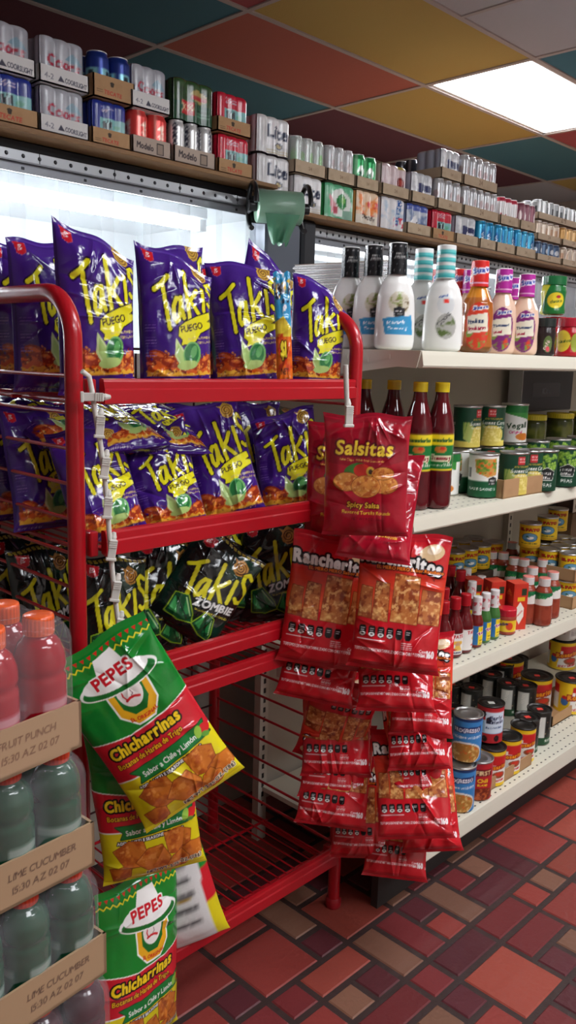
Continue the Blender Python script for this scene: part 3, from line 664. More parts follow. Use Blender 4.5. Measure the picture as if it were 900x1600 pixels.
# ---------------------------------------------------------------- chip bags
def sm(x, a, b):
    t = np.clip((x-a)/(b-a), 0, 1); return t*t*(3-2*t)
def bag_mesh(name, cv, w, h, d, nu, nv, seed, back=None, wr=1., sag=.35, slant=0., curl=0., twist=0., crumple=1., fold=0., ncr=16, endcurl=0.):
    r = random.Random(seed)
    def shape(nu, nv, side, wrk):
        s, t = np.meshgrid(np.linspace(-1, 1, nu), np.linspace(0, 1, nv))
        p = (1-np.exp(-t/.075))*(1-np.exp(-(1-t)/.12)); p = p*(1+sag*(.45-t))
        hw = w/2*(1-.075*p + .02*(vnoise(t*4+seed, t*0+seed, seed, 2)-.5)*2)
        y = -d/2*p*(1-np.abs(s)**2.6)**.62
        D = np.zeros_like(s)
        for (s0, t0, a, L, wd, am) in wrk:
            ca, sa = math.cos(a), math.sin(a)
            u = (s-s0)*w/2; v = (t-t0)*h
            al = u*ca+v*sa; pe = -u*sa+v*ca
            D += am*np.exp(-np.abs(pe)/wd)*np.exp(-(al/L)**2)
        D += crumple*.011*(vnoise((s+1)*1.6+seed, t*3.2+seed*.3, seed+3, 3)-.5)
        D += wr*.0022*np.sin(s*11+seed)*np.exp(-t/.10) + wr*.0028*np.sin(s*9+seed*2+1)*np.exp(-(1-t)/.13)
        y = y + D*(1-np.abs(s)**6)*np.clip(p*1.6, .12, 1)*side
        y = np.where((t < .03) | (t > .965), y*.5, y)
        x = hw*s; z = t*h
        z = z - slant*s*w/2*sm(t, .55, 1.) + .003*np.sin(s*5+seed)*sm(t, .8, 1)
        z = z - fold*h*sm(s, .1, 1)*sm(t, .6, 1.)
        if twist: 
            a = twist*(t-.5); x, y = x*np.cos(a)-y*np.sin(a), x*np.sin(a)+y*np.cos(a)
        y = y + curl*h*t**2 - endcurl*h*sm(t, .22, 0.)*.25
        return np.stack([x, y, z], -1), s, t
    wrk = []
    for k in range(ncr):
        edge = r.random() < .6
        s0 = r.choice((-1, 1))*r.uniform(.55, .95) if edge else r.uniform(-.6, .6)
        t0 = r.uniform(.05, .95) if edge else r.choice((r.uniform(.04, .25), r.uniform(.75, .95)))
        a = r.uniform(-.7, .7) if edge else r.uniform(.9, 2.2)
        wrk.append((s0, t0, a, r.uniform(.018, .05), r.uniform(.0022, .006), wr*r.choice((-1, -1, 1))*r.uniform(.0025, .006)))
    P, s, t = shape(nu, nv, 1, wrk)
    mb = MB(); mb.grid(P, cv.at((s+1)/2, 1-t), flip=False)
    P2, s2, t2 = shape(30, 44, 1, [])
    # back: mirror the thickness about the seam
    P0, _, _ = shape(30, 44, 0, [])
    B = P0.copy()
    p2 = (1-np.exp(-t2/.075))*(1-np.exp(-(1-t2)/.12))*(1+sag*(.45-t2))
    yb = d/2*p2*(1-np.abs(s2)**2.6)**.62
    B[..., 1] = P0[..., 1] + 2*yb
    if back is None: kc = cv.im[:, :max(2, cv.S//14)].reshape(-1, 3).mean(0)
    else: kc = back
    mb.grid(B, kc.at(1-(s2+1)/2, 1-t2) if isinstance(kc, Cv) else kc, flip=True)
    return mb.build(name, FOIL())
def bag_rot(yaw, lean, roll):
    return Matrix.Rotation(math.radians(-yaw), 4, 'Z') @ Matrix.Rotation(math.radians(-lean), 4, 'X') @ Matrix.Rotation(math.radians(-roll), 4, 'Y')
def bag(name, label, group, me, pos, h, yaw, lean=0, roll=0, centre=False, cat='chip bag'):
    """yaw turns the front from the aisle towards +x (the eye); pos is the middle of the bottom seal, or the bag's centre."""
    R = bag_rot(yaw, lean, roll); p = Vector(pos)
    if centre: p = p - R.to_3x3() @ Vector((0, 0, h/2))
    o = link(name, me); o.matrix_world = Matrix.Translation(p) @ R
    return tag(o, label, cat, group)

# ---------------------------------------------------------------- cans, bottles, jars
def rows(z0, z1, n): return list(np.linspace(z0, z1, n))
def label_lathe(name, prof, cv, n, mats, ry=1., z0=None, z1=None):
    """prof [(r, z)]; the canvas is stretched from z0 (bottom) to z1 (top)."""
    zs = np.array([q[-1] for q in prof]); z0 = zs.min() if z0 is None else z0; z1 = zs.max() if z1 is None else z1
    u = np.tile(np.arange(n)/n, (len(prof), 1)); v = 1-np.clip((zs-z0)/(z1-z0), 0, 1)
    mb = MB(); mb.lathe(prof, n, cv.at(u, np.tile(v[:, None], (1, n))), ry)
    return mb
def can_kit(kind, r, h, lidmat=None, tagcol=None, n=104):
    cv = art_can(kind)
    prof = [(.0, .002), (r*.93, .002), (r, .004)] + [(r*(1-.012*(.5+.5*math.cos(k*0))), z) for k, z in enumerate(rows(.006, h-.006, 46))] + [(r, h-.003)]
    body = label_lathe('body', prof, cv, n, PAPER(), z0=.005, z1=h-.005).build('body', PAPER())
    l = MB(); l.lathe([(r*1.0, h-.005), (r*1.03, h-.003), (r*1.03, h), (r*.96, h), (r*.93, h-.004), (r*.80, h-.0045), (r*.76, h-.003), (r*.5, h-.003), (r*.48, h-.004), (0, h-.004)], 48)
    lid = l.build('lid', lidmat or TIN())
    kit = [('body', body), ('lid', lid)]
    if tagcol:
        t = MB(); t.box((-.009, -.007, h-.0042), (.009, .007, h-.0024), tagcol, .0004)
        kit.append(('price_sticker', t.build('price_sticker', mat('sticker_%d_%d_%d' % tagcol, tagcol, .5), smooth=False)))
    return kit
def beer_can(kind):
    cv = art_beer(kind); r = .033; h = .122
    prof = [(.020, .0), (.026, .001), (.031, .008)] + [(r, z) for z in rows(.013, .104, 18)] + [(.0305, .110), (.0275, .116), (.0275, .119)]
    b = label_lathe('can', prof, cv, 40, CANM(), z0=.006, z1=.112)
    b.lathe([(.0275, .119), (.0282, .1205), (.0275, .122), (.0255, .1215), (.0245, .117), (0, .1172)], 40, np.tile(np.array([200., 200, 200]), (6*40, 1)))
    return b.build('can', CANM())
BEER = {}
def get_can(k):
    if k not in BEER: BEER[k] = beer_can(k)
    return BEER[k]
def tray_mesh(W, D, ht, kind, wall=.004, notch=.0):
    cv = art_tray(kind, ht/W); mb = MB()
    n = 320 if kind.startswith('gato') else 90; m = max(6, int(n*ht/W))
    col = cv.im[2:6, 2:6].reshape(-1, 3).mean(0)
    X, Z = np.meshgrid(np.linspace(0, W, n), np.linspace(0, ht, m))
    mb.grid(np.stack([X, X*0, Z], -1), cv.at(X/W, 1-Z/ht))
    mb.box((0, .0006, 0), (W, wall, ht), col); mb.box((0, D-wall, 0), (W, D, ht), col)
    mb.box((0, 0, 0), (wall, D, ht), col*.97); mb.box((W-wall, 0, 0), (W, D, ht), col*.97)
    mb.box((0, 0, 0), (W, D, wall), col)
    return mb.build('cardboard_tray', CARD(), smooth=False)
def scallop_film(W, D, nx, ny, z0, z1, cv, mats, inset=.014, dep=.32, scallop=True, per=10, nz=26, sidecol=None):
    rx = W/nx/2; ry = D/ny/2
    def edge(L, r, k):
        t = np.linspace(0, L, k, endpoint=False); return t, (dep*r*(1-np.abs(np.sin(PI*t/(2*r)))) if scallop else t*0)
    f, fo = edge(W, rx, nx*per); g, go = edge(D, ry, ny*6)
    pts = np.concatenate([np.stack([f, fo], -1), np.stack([W-go, g], -1), np.stack([W-f, D-fo], -1), np.stack([go, D-g], -1)])
    # round the corners
    c = np.array([W/2, D/2]); rc = min(rx, ry)*.9
    q = np.abs(pts-c)-(np.array([W, D])/2-rc); over = np.maximum(q, 0); L = np.linalg.norm(over, axis=1); bad = (q > 0).all(1) & (L > rc)
    pts[bad] = c + np.sign(pts[bad]-c)*((np.array([W, D])/2-rc)+over[bad]/L[bad][:, None]*rc)
    zs = np.concatenate([np.linspace(z0, z1-inset, nz), z1-inset+inset*np.sin(np.linspace(.2, 1, 5)*PI/2)])
    sh = np.concatenate([np.zeros(nz), inset*(1-np.cos(np.linspace(.2, 1, 5)*PI/2))])
    R = []; K = []
    nf = len(f); side = cv.im.reshape(-1, 3).mean(0) if sidecol is None else np.array(sidecol, float)
    for z, e in zip(zs, sh):
        k = 1-2*e/np.array([W, D]); R.append(np.concatenate([c+(pts-c)*k, np.full((len(pts), 1), z)], 1))
        col = np.tile(side, (len(pts), 1)); col[:nf] = cv.at(f/W, np.full(nf, 1-(z-z0)/(z1-z0))); K.append(col)
    for k in (.6, .25, .02): R.append(np.concatenate([c+(R[len(zs)-1][:, :2]-c)*k, np.full((len(pts), 1), z1-.0005)], 1)); K.append(np.tile(side, (len(pts), 1)))
    mb = MB(); mb.grid(np.array(R), np.array(K).reshape(-1, 3), close_u=True)
    return mb.build('shrink_wrap', mats)
def beer_pack(label, group, x0, x1, y, z, style, art, tray, name='beer_pack', ny=2, th=.045, rz=0, top=.125, cat='beer pack', sidecol=None):
    """a multipack: tray, single cans, and for style 'film' a printed shrink wrap over them."""
    W = x1-x0; nx = max(3 if style == 'film' else 2, round(W/.058)); D = ny*W/nx; r = W/nx/2
    t = thing(name, label, cat, (x0, y, z), rz, group)
    if tray: link('cardboard_tray', tray_mesh(W, D, th, tray), t)
    zc = .005 if tray else .001
    if style == 'film':
        me = scallop_film(W, D, nx, ny, .012 if tray else .002, top, art_front(art, top/W), GLOSS(), sidecol=sidecol)
        o = link('shrink_wrap', me, t); o.location = (.0, .0, 0)
        if tray: o.scale = (1-.012/W, 1-.012/D, 1); o.location = (.006, .006, 0)
    else:
        for j in range(ny):
            for i in range(nx):
                c = link('can', get_can(art), t, (r+2*r*i, r+2*r*j, zc)); s = (r-.0004)/.033; c.scale = (s, s, (top-.008)/.122 if top < .125 else 1); c.rotation_euler = (0, 0, (i*1.3+j*2.1+x0*7) % 6.28)
        if style == 'clear':
            link('shrink_wrap', scallop_film(W, D, nx, ny, .004, top+.002, Cv(8, .5, (220, 220, 220)), film_mat('clear_film', (235, 235, 235), .30), dep=.2), t)
    return t

def bottle_kit(kind):
    """[(part, mesh)] for the bottles and jars of the shelves."""
    K = []
    def body(prof, cv, mt, ry=1., n=96, z0=None, z1=None): K.append(('body', label_lathe('body', prof, cv, n, mt, ry, z0, z1).build('body', mt)))
    def dense(pts, n=60):
        z = np.array([p[1] for p in pts]); r = np.array([p[0] for p in pts]); t = np.linspace(0, 1, len(pts)); 
        zz = np.linspace(z[0], z[-1], n); rr = np.interp(zz, z, r); k = np.array([.25, .5, .25]); rr[1:-1] = np.convolve(rr, k, 'valid')
        return [(0, z[0])] + list(zip(rr, zz))
    def cap(z0, z1, r, col, cv=None, ridges=0, r1=None, top=None, name='cap', mt=None):
        r1 = r if r1 is None else r1; n = 72
        prof = [(r + (r1-r)*k, z0+(z1-z0)*k) for k in np.linspace(0, 1, 22)]
        if cv is None:
            mb = MB(); th = np.arange(n)
            cols = np.tile(np.array(col, float), (len(prof)*n, 1)).reshape(len(prof), n, 3)
            if ridges: cols[2:-3, ::2] *= .88
            mb.lathe(prof, n, cols)
        else: mb = label_lathe('cap', prof, cv, n, GLOSS())
        tc = np.array(col if top is None else top, float)
        mb.lathe([(r1, z1), (r1*.97, z1+.0015), (r1*.85, z1+.002), (0, z1+.002)], n, np.tile(tc, (4*n, 1)))
        K.append((name, mb.build(name, mt or GLOSS())))
    if kind in ('ranch_black', 'ranch_teal'):
        W = (230, 230, 226); cv = Cv(330, .9, W)
        for x in (.5, 1., 0.):
            if kind == 'ranch_black':
                cv.ell(x, .36, .095, .13, (206, 200, 180)); cv.noise(x-.09, .24, x+.09, .48, (120, 140, 60), 22, .5, 3, 6, 1, [(x+.085*math.cos(a), .36+.12*math.sin(a)) for a in np.linspace(0, 6.2, 20)]); cv.noise(x-.09, .24, x+.09, .48, (90, 70, 40), 18, .58, 9, 6, 1, [(x+.085*math.cos(a), .36+.12*math.sin(a)) for a in np.linspace(0, 6.2, 20)])
                cv.poly([(x-.05, .43), (x+.0, .40), (x+.05, .43), (x+.04, .52), (x-.04, .52)], (24, 26, 30)); cv.text('FIRST', x, .465, .028, (240, 240, 240), 0, .03, align='c'); cv.text('STREET', x, .50, .026, (240, 240, 240), 0, .03, align='c')
                cv.poly([(x-.14, .54), (x+.12, .50), (x+.14, .72), (x-.11, .73)], (60, 150, 200)); cv.text('Ranch', x-.1, .61, .06, (240, 246, 250), 3, .02, .2); cv.text('Dressing', x-.09, .67, .045, (240, 246, 250), 3, .02, .1)
            else:
                cv.ell(x+.02, .34, .075, .12, (216, 220, 220)); cv.text('Hidden', x-.04, .27, .03, (40, 70, 150), 20, .03); cv.poly([(x-.0, .28), (x+.04, .275), (x+.045, .325), (x+.002, .33)], (236, 70, 60)); cv.ell(x+.03, .60, .085, .15, (176, 176, 170)); cv.noise(x-.06, .46, x+.12, .76, (90, 110, 60), 16, .5, 5, 6, 1, [(x+.03+.08*math.cos(a), .60+.14*math.sin(a)) for a in np.linspace(0, 6.2, 20)]); cv.text('Caesar', x-.02, .60, .06, (90, 90, 90), 60, .03)
        body(dense([(.030, 0), (.037, .004), (.039, .02), (.0385, .06), (.037, .09), (.035, .115), (.028, .14), (.0185, .157), (.0172, .165)]), cv, GLOSS(), .72)
        if kind == 'ranch_black':
            cc = Cv(180, .64, (24, 26, 30)); r = random.Random(3)
            for j in range(5):
                for i in range(10): cc.stroke([(i*.1+.05*(j % 2)-.012, .06+j*.125), (i*.1+.05*(j % 2)+.012, .06+j*.125)], .008, (150, 150, 150)); cc.stroke([(i*.1+.05*(j % 2), .045+j*.125), (i*.1+.05*(j % 2), .075+j*.125)], .008, (150, 150, 150))
            for x in (.5,): cc.rect(x-.09, .17, x+.09, .33, (24, 26, 30)); cc.text('FIRST', x, .24, .06, (190, 190, 186), 0, .02, align='c'); cc.text('STREET', x, .31, .055, (190, 190, 186), 0, .02, align='c')
            cap(.158, .222, .0185, (24, 26, 30), cc, r1=.0175, top=(226, 226, 222))
        else:
            cc = Cv(120, .64, (226, 228, 226))
            for j, y in enumerate((.10, .25, .40, .54)): cc.poly([(0, y), (.5, y-.02), (1, y), (1, y+.095), (.5, y+.075), (0, y+.095)], (96, 196, 196)); cc.poly([(0, y+.06), (.5, y+.04), (1, y+.06), (1, y+.095), (.5, y+.075), (0, y+.095)], (40, 160, 164))
            cap(.158, .228, .0188, (226, 228, 226), cc, r1=.0182)
    elif kind in ('italian', 'thousand', 'french'):
        base = {'italian': (170, 96, 40), 'thousand': (224, 190, 166), 'french': (196, 70, 40)}[kind]; cv = Cv(330, .9, base)
        capc = {'italian': (214, 44, 40), 'thousand': (176, 44, 150), 'french': (206, 40, 44)}[kind]
        if kind == 'italian': cv.rect(0, 0, 1, .18, (206, 130, 40)); cv.noise(0, .2, 1, .9, (130, 60, 24), 5, .5, 3, 3); cv.rect(0, .82, 1, .9, (120, 76, 30))
        for x in (.5, 1., 0.):
            cv.ell(x+.01, .55, .135, .31, {'italian': (206, 60, 40), 'thousand': (120, 40, 110), 'french': (180, 40, 30)}[kind]); cv.noise(x-.12, .55, x+.14, .86, (120, 150, 60), 14, .5, 5, 6, 1, [(x+.01+.125*math.cos(a), .55+.29*math.sin(a)) for a in np.linspace(0, 6.2, 24)]); cv.noise(x-.12, .45, x+.14, .86, (206, 60, 40), 14, .58, 8, 6, 1, [(x+.01+.125*math.cos(a), .55+.29*math.sin(a)) for a in np.linspace(0, 6.2, 24)])
            cv.poly([(x-.1, .42), (x+.11, .37), (x+.13, .61), (x-.09, .65)], (232, 226, 206)); t = {'italian': ('Italian', 'Italiano'), 'thousand': ('Thousand', 'Island'), 'french': ('French', 'Style')}[kind]
            cv.text(t[0], x-.085, .52, .075 if kind == 'italian' else .052, (30, 50, 90), 7, .04, .15, sx=.8); cv.text(t[1], x-.08, .61, .07 if kind == 'italian' else .05, (160, 30, 60), 7, .04, .15, sx=.8)
            cv.text('Suave', x-.04, .34, .06, (40, 60, 150), 10, .05, .2, out=(.01, (240, 236, 226)))
        body(dense([(.027, 0), (.033, .004), (.035, .015), (.033, .05), (.034, .09), (.031, .118), (.022, .14), (.0172, .152), (.0165, .16)]), cv, mat('dressing_plastic', None, .12, 0, .4), .85)
        cc = Cv(150, .6, capc)
        for x in (.5,):
            cc.text('Suave', x-.12, .30, .17, (60, 80, 170), 12, .05, .1, out=(.025, (246, 240, 246)), sx=.9); cc.poly([(x-.16+.06*math.cos(a)*(1 if k % 2 else .4), .34+.06*math.sin(a)*(1 if k % 2 else .4)) for k, a in enumerate(np.linspace(0, 2*PI, 13)[:-1])], (246, 230, 236)); cc.stroke([(x-.3, .52), (x+.2, .52)], .025, (236, 190, 220))
        cap(.154, .212, .0195, capc, cc, r1=.0185, top=(226, 206, 214) if kind == 'thousand' else (226, 90, 80))
    elif kind in ('jar_green', 'jar_red', 'jar_dark'):
        b = {'jar_green': (30, 110, 50), 'jar_red': (176, 26, 34), 'jar_dark': (40, 30, 30)}[kind]; cv = Cv(300, .42, b)
        for x in (.5, 1., 0.):
            if kind == 'jar_green': cv.poly([(x-.22, 0), (x-.05, 0), (x-.16, .3), (x-.12, .42), (x-.22, .42)], (206, 210, 60)); cv.ell(x+.04, .22, .12, .11, (226, 206, 50)); cv.text('clasico', x+.05, .25, .06, (60, 90, 40), 8, .03, align='c'); cv.ell(x+.07, .17, .03, .022, (176, 40, 50))
            elif kind == 'jar_red': cv.ell(x-.09, .2, .11, .15, (214, 190, 60)); cv.ell(x+.08, .22, .06, .13, (150, 160, 60)); cv.text('clasico', x-.06, .22, .06, (60, 90, 40), 8, .03, align='c')
            else: cv.ell(x+.06, .25, .07, .12, (90, 110, 60)); cv.text('café', x+.06, .27, .08, (206, 180, 170), 60, .03, align='c'); cv.ell(x+.06, .32, .03, .04, (190, 60, 70))
        body(dense([(.030, 0), (.040, .003), (.041, .012), (.038, .03), (.039, .055), (.041, .075), (.038, .090), (.036, .096)]), cv, GLOSS())
        lid = {'jar_green': (30, 110, 60), 'jar_red': (176, 30, 50), 'jar_dark': (36, 44, 42)}[kind]
        cap(.096, .122, .0395, lid, None, 1, name='lid')
    elif kind == 'chamoy':
        cv = Cv(240, 1.35, (88, 20, 26)); cv.noise(0, 0, 1, 1.35, (66, 12, 20), 4, .5, 3, 3)
        cv.rect(0, .48, 1, .88, (24, 116, 52)); cv.rect(0, .48, 1, .60, (232, 214, 40)); cv.rect(0, .88, 1, .895, (232, 214, 40))
        for x in (.5, 1., 0.): cv.text('Chamolerito', x, .57, .072, (40, 90, 40), -1, .05, 0, align='c', sx=.75); cv.ell(x, .655, .07, .04, (196, 120, 50)); cv.ell(x+.02, .645, .03, .02, (206, 50, 30)); cv.text('Chamoy', x, .775, .075, (120, 20, 30), 0, .05, align='c', out=(.012, (236, 226, 190))); cv.text('Net contents 33.8 fl oz', x, .85, .045, (240, 240, 226), 0, .03, align='c', sx=.8)
        body(dense([(.026, 0), (.032, .004), (.033, .02), (.0325, .08), (.033, .165), (.032, .185), (.026, .215), (.017, .245), (.0145, .262), (.0145, .268)], 80), cv, mat('sauce_bottle', None, .10, 0, .4), z0=0, z1=.268)
        cap(.266, .286, .0165, (232, 206, 30), None, 1)
    elif kind == 'tapatio':
        cv = Cv(240, 1.05, (96, 18, 22)); cv.rect(0, .52, 1, .96, (232, 230, 224))
        for x in (.5, 1., 0.):
            cv.text('TAPATIO', x-.01, .62, .10, (190, 30, 40), 0, .05, align='c', sx=.72); cv.ell(x+.01, .72, .10, .05, (226, 180, 80)); cv.ell(x+.01, .76, .05, .06, (206, 160, 120)); cv.poly([(x-.08, .88), (x+.10, .88), (x+.05, .78), (x-.03, .78)], (230, 190, 90)); cv.ell(x-.06, .86, .05, .02, (196, 30, 40)); cv.lines(x-.06, .915, x+.08, 2, .02, (60, 60, 90), .008, 3)
        cv.rect(.74, .6, .80, .8, (120, 120, 120))
        body(dense([(.018, 0), (.0235, .003), (.024, .02), (.0235, .075), (.021, .088), (.013, .105), (.0115, .122), (.0115, .128)], 56), cv, mat('sauce_bottle', None, .10, 0, .4), z0=0, z1=.128)
        cap(.124, .152, .0138, (176, 26, 36), None, 1)
    elif kind in ('yucateco_green', 'yucateco_red'):
        cv = Cv(220, 1.1, (60, 110, 50) if kind[-1] == 'n' else (110, 26, 24)); cv.rect(0, .44, 1, 1.0, (40, 110, 170))
        for x in (.5, 1., 0.): cv.rect(x-.02, .46, x+.20, .99, (232, 206, 40)); cv.text('El', x+.06, .56, .09, (190, 120, 30), 0, .04); cv.text('Yuca', x+.0, .72, .12, (150, 40, 120), 24, .06, sx=.8, out=(.01, (240, 230, 226))); cv.lines(x+.02, .85, x+.18, 5, .03, (140, 110, 30), .01, 2)
        body(dense([(.014, 0), (.0185, .003), (.019, .015), (.0185, .068), (.016, .078), (.0115, .09), (.0105, .1)], 50), cv, mat('sauce_bottle', None, .10, 0, .4), z0=0, z1=.1)
        cc = Cv(90, .8, (226, 222, 220)); cc.noise(0, .2, 1, .8, (206, 80, 90), 9, .6, 4, 8)
        cap(.088, .134, .0122, (226, 222, 220), cc); 
    elif kind == 'spicejar':
        cv = Cv(200, .45, (160, 66, 48)); cv.rect(0, .10, 1, .36, (228, 190, 40))
        for x in (.5, 1., 0.): cv.ell(x+.06, .23, .06, .09, (206, 70, 36)); cv.text('chile', x-.13, .25, .09, (60, 40, 90), 20, .05)
        body(dense([(.022, 0), (.0265, .003), (.027, .02), (.027, .048), (.0245, .054)], 40), cv, GLOSS()); cap(.053, .070, .0265, (196, 34, 50), None, 1, name='lid')
    elif kind == 'chilepowder':
        cv = Cv(200, .8, (150, 66, 46)); cv.noise(0, 0, 1, .8, (120, 44, 34), 7, .5, 3, 3); cv.rect(0, .14, 1, .38, (24, 104, 60))
        for x in (.5, 1., 0.): cv.poly([(x-.2, .30), (x+.24, .18), (x+.24, .38), (x-.2, .38)], (232, 230, 222)); cv.text('chile', x-.1, .25, .08, (60, 150, 80), 0, .03)
        body(dense([(.022, 0), (.0265, .003), (.027, .02), (.026, .05), (.026, .085), (.0235, .10), (.016, .112), (.015, .118)], 50), cv, GLOSS(), z0=0, z1=.118); cap(.115, .136, .0165, (226, 224, 220), None, 1, top=(220, 130, 120))
    elif kind == 'pickle':
        cv = Cv(160, .3, (62, 70, 30)); cv.noise(0, 0, 1, .3, (100, 104, 44), 8, .5, 3, 4)
        body(dense([(.042, 0), (.048, .004), (.049, .02), (.048, .08), (.043, .092)], 40), cv, mat('sauce_bottle', None, .10, 0, .4)); cap(.09, .106, .0475, (214, 196, 40), None, 1, name='lid')
    elif kind == 'bigjar':
        cv = Cv(260, .5, (196, 190, 180))
        for x in (.5, 1., 0.): cv.noise(x-.25, 0, x-.02, .5, (70, 30, 30), 9, .46, 3, 8); cv.rect(x+.04, .06, x+.22, .46, (222, 222, 218)); cv.lines(x+.06, .12, x+.2, 11, .028, (120, 120, 120), .008, 3)
        body(dense([(.045, 0), (.052, .004), (.053, .03), (.053, .11), (.045, .128)], 40), cv, GLOSS()); cap(.126, .146, .046, (200, 196, 186), None, 1, name='lid')
    return K
# ================================================================ THE ROOM
X0, X1, Y0, Y1, ZC = -1.8, 7.0, -2.6, 3.95, 2.68
GX, GY, TX, TY = 2.485, 3.348, 1.2192, .6096         # ceiling grid
TEAL, ORNG, YELO, MARO, PALE, ROSE = (72, 122, 138), (184, 104, 88), (192, 164, 92), (106, 58, 68), (190, 188, 192), (172, 84, 88)
known = {(0, 0): ORNG, (1, 0): YELO, (-1, 0): TEAL, (0, 1): YELO, (-1, 1): ROSE, (0, 2): PALE, (1, 2): TEAL, (-1, -1): MARO, (0, -1): TEAL,
         (1, -1): MARO, (2, -1): MARO, (2, 0): TEAL, (2, 1): ROSE, (3, 0): YELO, (-1, 2): TEAL, (2, 2): YELO}
lamps = [(1, 1), (-1, 5), (1, 5), (-1, 8), (3, 3), (-2, 7)]
rnd = random.Random(11)
mb = MB()
for i in range(-4, 5):
    for j in range(-2, 11):
        xa, xb = GX+TX*i, GX+TX*(i+1); yb, ya = GY-TY*j, GY-TY*(j+1)
        xa, xb, ya, yb = max(xa, X0), min(xb, X1), max(ya, Y0), min(yb, Y1)
        if xb <= xa or yb <= ya or (i, j) in lamps: continue
        c = known.get((i, j)) or rnd.choice((TEAL, ORNG, YELO, MARO, PALE, PALE))
        mb.faces([(xa, ya, ZC), (xb, ya, ZC), (xb, yb, ZC), (xa, yb, ZC)], [(0, 3, 2, 1)], c)
for i in range(-4, 6):
    x = GX+TX*i
    if X0 < x < X1: mb.box((x-.012, Y0, ZC-.006), (x+.012, Y1, ZC+.02), (186, 176, 172))
for j in range(-2, 11):
    y = GY-TY*j
    if Y0 < y < Y1: mb.box((X0, y-.012, ZC-.0062), (X1, y+.012, ZC+.02), (186, 176, 172))
mb.box((GX+TX*.5-.01, GY-TY*3, ZC-.006), (GX+TX*.5+.01, GY-TY*2, ZC+.02), (186, 176, 172))
mb.box((X0, Y0, ZC+.1), (X1, Y1, ZC+.14), (180, 176, 172))
struct('ceiling', mb.build('ceiling', mat('ceiling_tile_paint', None, .9, bump=(160, .15)), smooth=False))
LAMP_E = 12.0
for k, (i, j) in enumerate(lamps):
    xa, xb = GX+TX*i, GX+TX*(i+1); yb, ya = GY-TY*j, GY-TY*(j+1); cx, cy = (xa+xb)/2, (ya+yb)/2
    lab = 'long white glowing ceiling panel light above the canned beer' if k == 0 else 'white glowing ceiling panel light farther along the ceiling, out of the picture'
    t = thing('ceiling_light', lab, 'ceiling light', (cx, cy, ZC), 0, 'ceiling panel lights')
    hx, hy = TX/2-.012, TY/2-.012
    f = MB(); f.box((-hx, -hy, 0), (hx, -hy+.02, .08), (235, 235, 232)); f.box((-hx, hy-.02, 0), (hx, hy, .08), (235, 235, 232)); f.box((-hx, -hy, 0), (-hx+.02, hy, .08), (235, 235, 232)); f.box((hx-.02, -hy, 0), (hx, hy, .08), (235, 235, 232)); f.box((-hx, -hy, .07), (hx, hy, .09), (235, 235, 232))
    link('lamp_frame', f.build('lamp_frame', mat('lamp_frame_white', (230, 228, 224), .5), smooth=False), t)
    d = MB(); d.box((-hx+.02, -hy+.02, .004), (hx-.02, hy-.02, .012))
    link('diffuser', d.build('diffuser', mat('lamp_diffuser', (240, 240, 240), .6, emit=((248, 250, 255), LAMP_E)), smooth=False), t)

# floor: quarry tiles of four sizes on a dark grout bed
PX, PY, FX, FY = .0855, .0805, .987, .661
R1, R2, R3, R4, TN = (134, 54, 48), (112, 42, 44), (88, 38, 44), (146, 66, 54), (116, 80, 64)
tiles = {}
for (i, j, w, h, c) in [(1, 5, 2, 2, R1), (3, 5, 1, 1, R3), (2, 4, 2, 1, R4), (1, 4, 1, 1, R2), (0, 5, 1, 1, R3), (3, 6, 1, 2, TN), (1, 7, 2, 1, R1), (4, 3, 1, 2, TN), (3, 3, 1, 1, R3), (2, 3, 1, 1, TN), (4, 5, 2, 2, R4), (5, 3, 1, 2, R2),
        (4, 2, 1, 1, R2), (6, 4, 1, 1, R3), (6, 3, 1, 1, R1), (5, 2, 2, 1, R3), (7, 3, 1, 2, TN), (8, 3, 2, 1, R3), (8, 4, 1, 1, R2), (9, 4, 1, 1, TN), (10, 3, 1, 2, R3), (7, 2, 2, 1, R2), (9, 2, 1, 1, R1), (10, 2, 1, 1, TN), (5, 0, 2, 2, R4),
        (7, 1, 2, 1, R2), (4, 1, 1, 1, R3), (0, 3, 2, 1, R1), (9, 0, 2, 2, R1), (11, 3, 2, 2, R1), (11, 2, 2, 1, R4), (2, 2, 2, 1, R2), (7, 0, 1, 1, R3), (8, 0, 1, 1, TN), (9, 1+1-1, 1, 1, R3), (3, 0, 2, 1, R1)]:
    cells = [(i+a, j+b) for a in range(w) for b in range(h)]
    if any(q in tiles for q in cells): continue
    for q in cells: tiles[q] = (i, j, w, h, c)
rnd = random.Random(5)
i0, i1, j0, j1 = int((X0-FX)/PX)-1, int((X1-FX)/PX)+1, int((Y0-FY)/PY)-1, int((Y1-FY)/PY)+1
for j in range(j0, j1):
    for i in range(i0, i1):
        if (i, j) in tiles: continue
        for (w, h) in rnd.sample([(2, 2), (2, 1), (1, 2), (1, 1), (2, 2), (2, 1)], 6) + [(1, 1)]:
            cells = [(i+a, j+b) for a in range(w) for b in range(h)]
            if not any(q in tiles for q in cells): break
        c = rnd.choice((R1, R1, R4) if w*h == 4 else (R1, R2, R3, R3, TN) if w*h == 2 else (R2, R3, R1, TN))
        for q in cells: tiles[q] = (i, j, w, h, c)
mb = MB(); mb.box((X0, Y0, -.06), (X1, Y1, -.0025), (58, 44, 42))
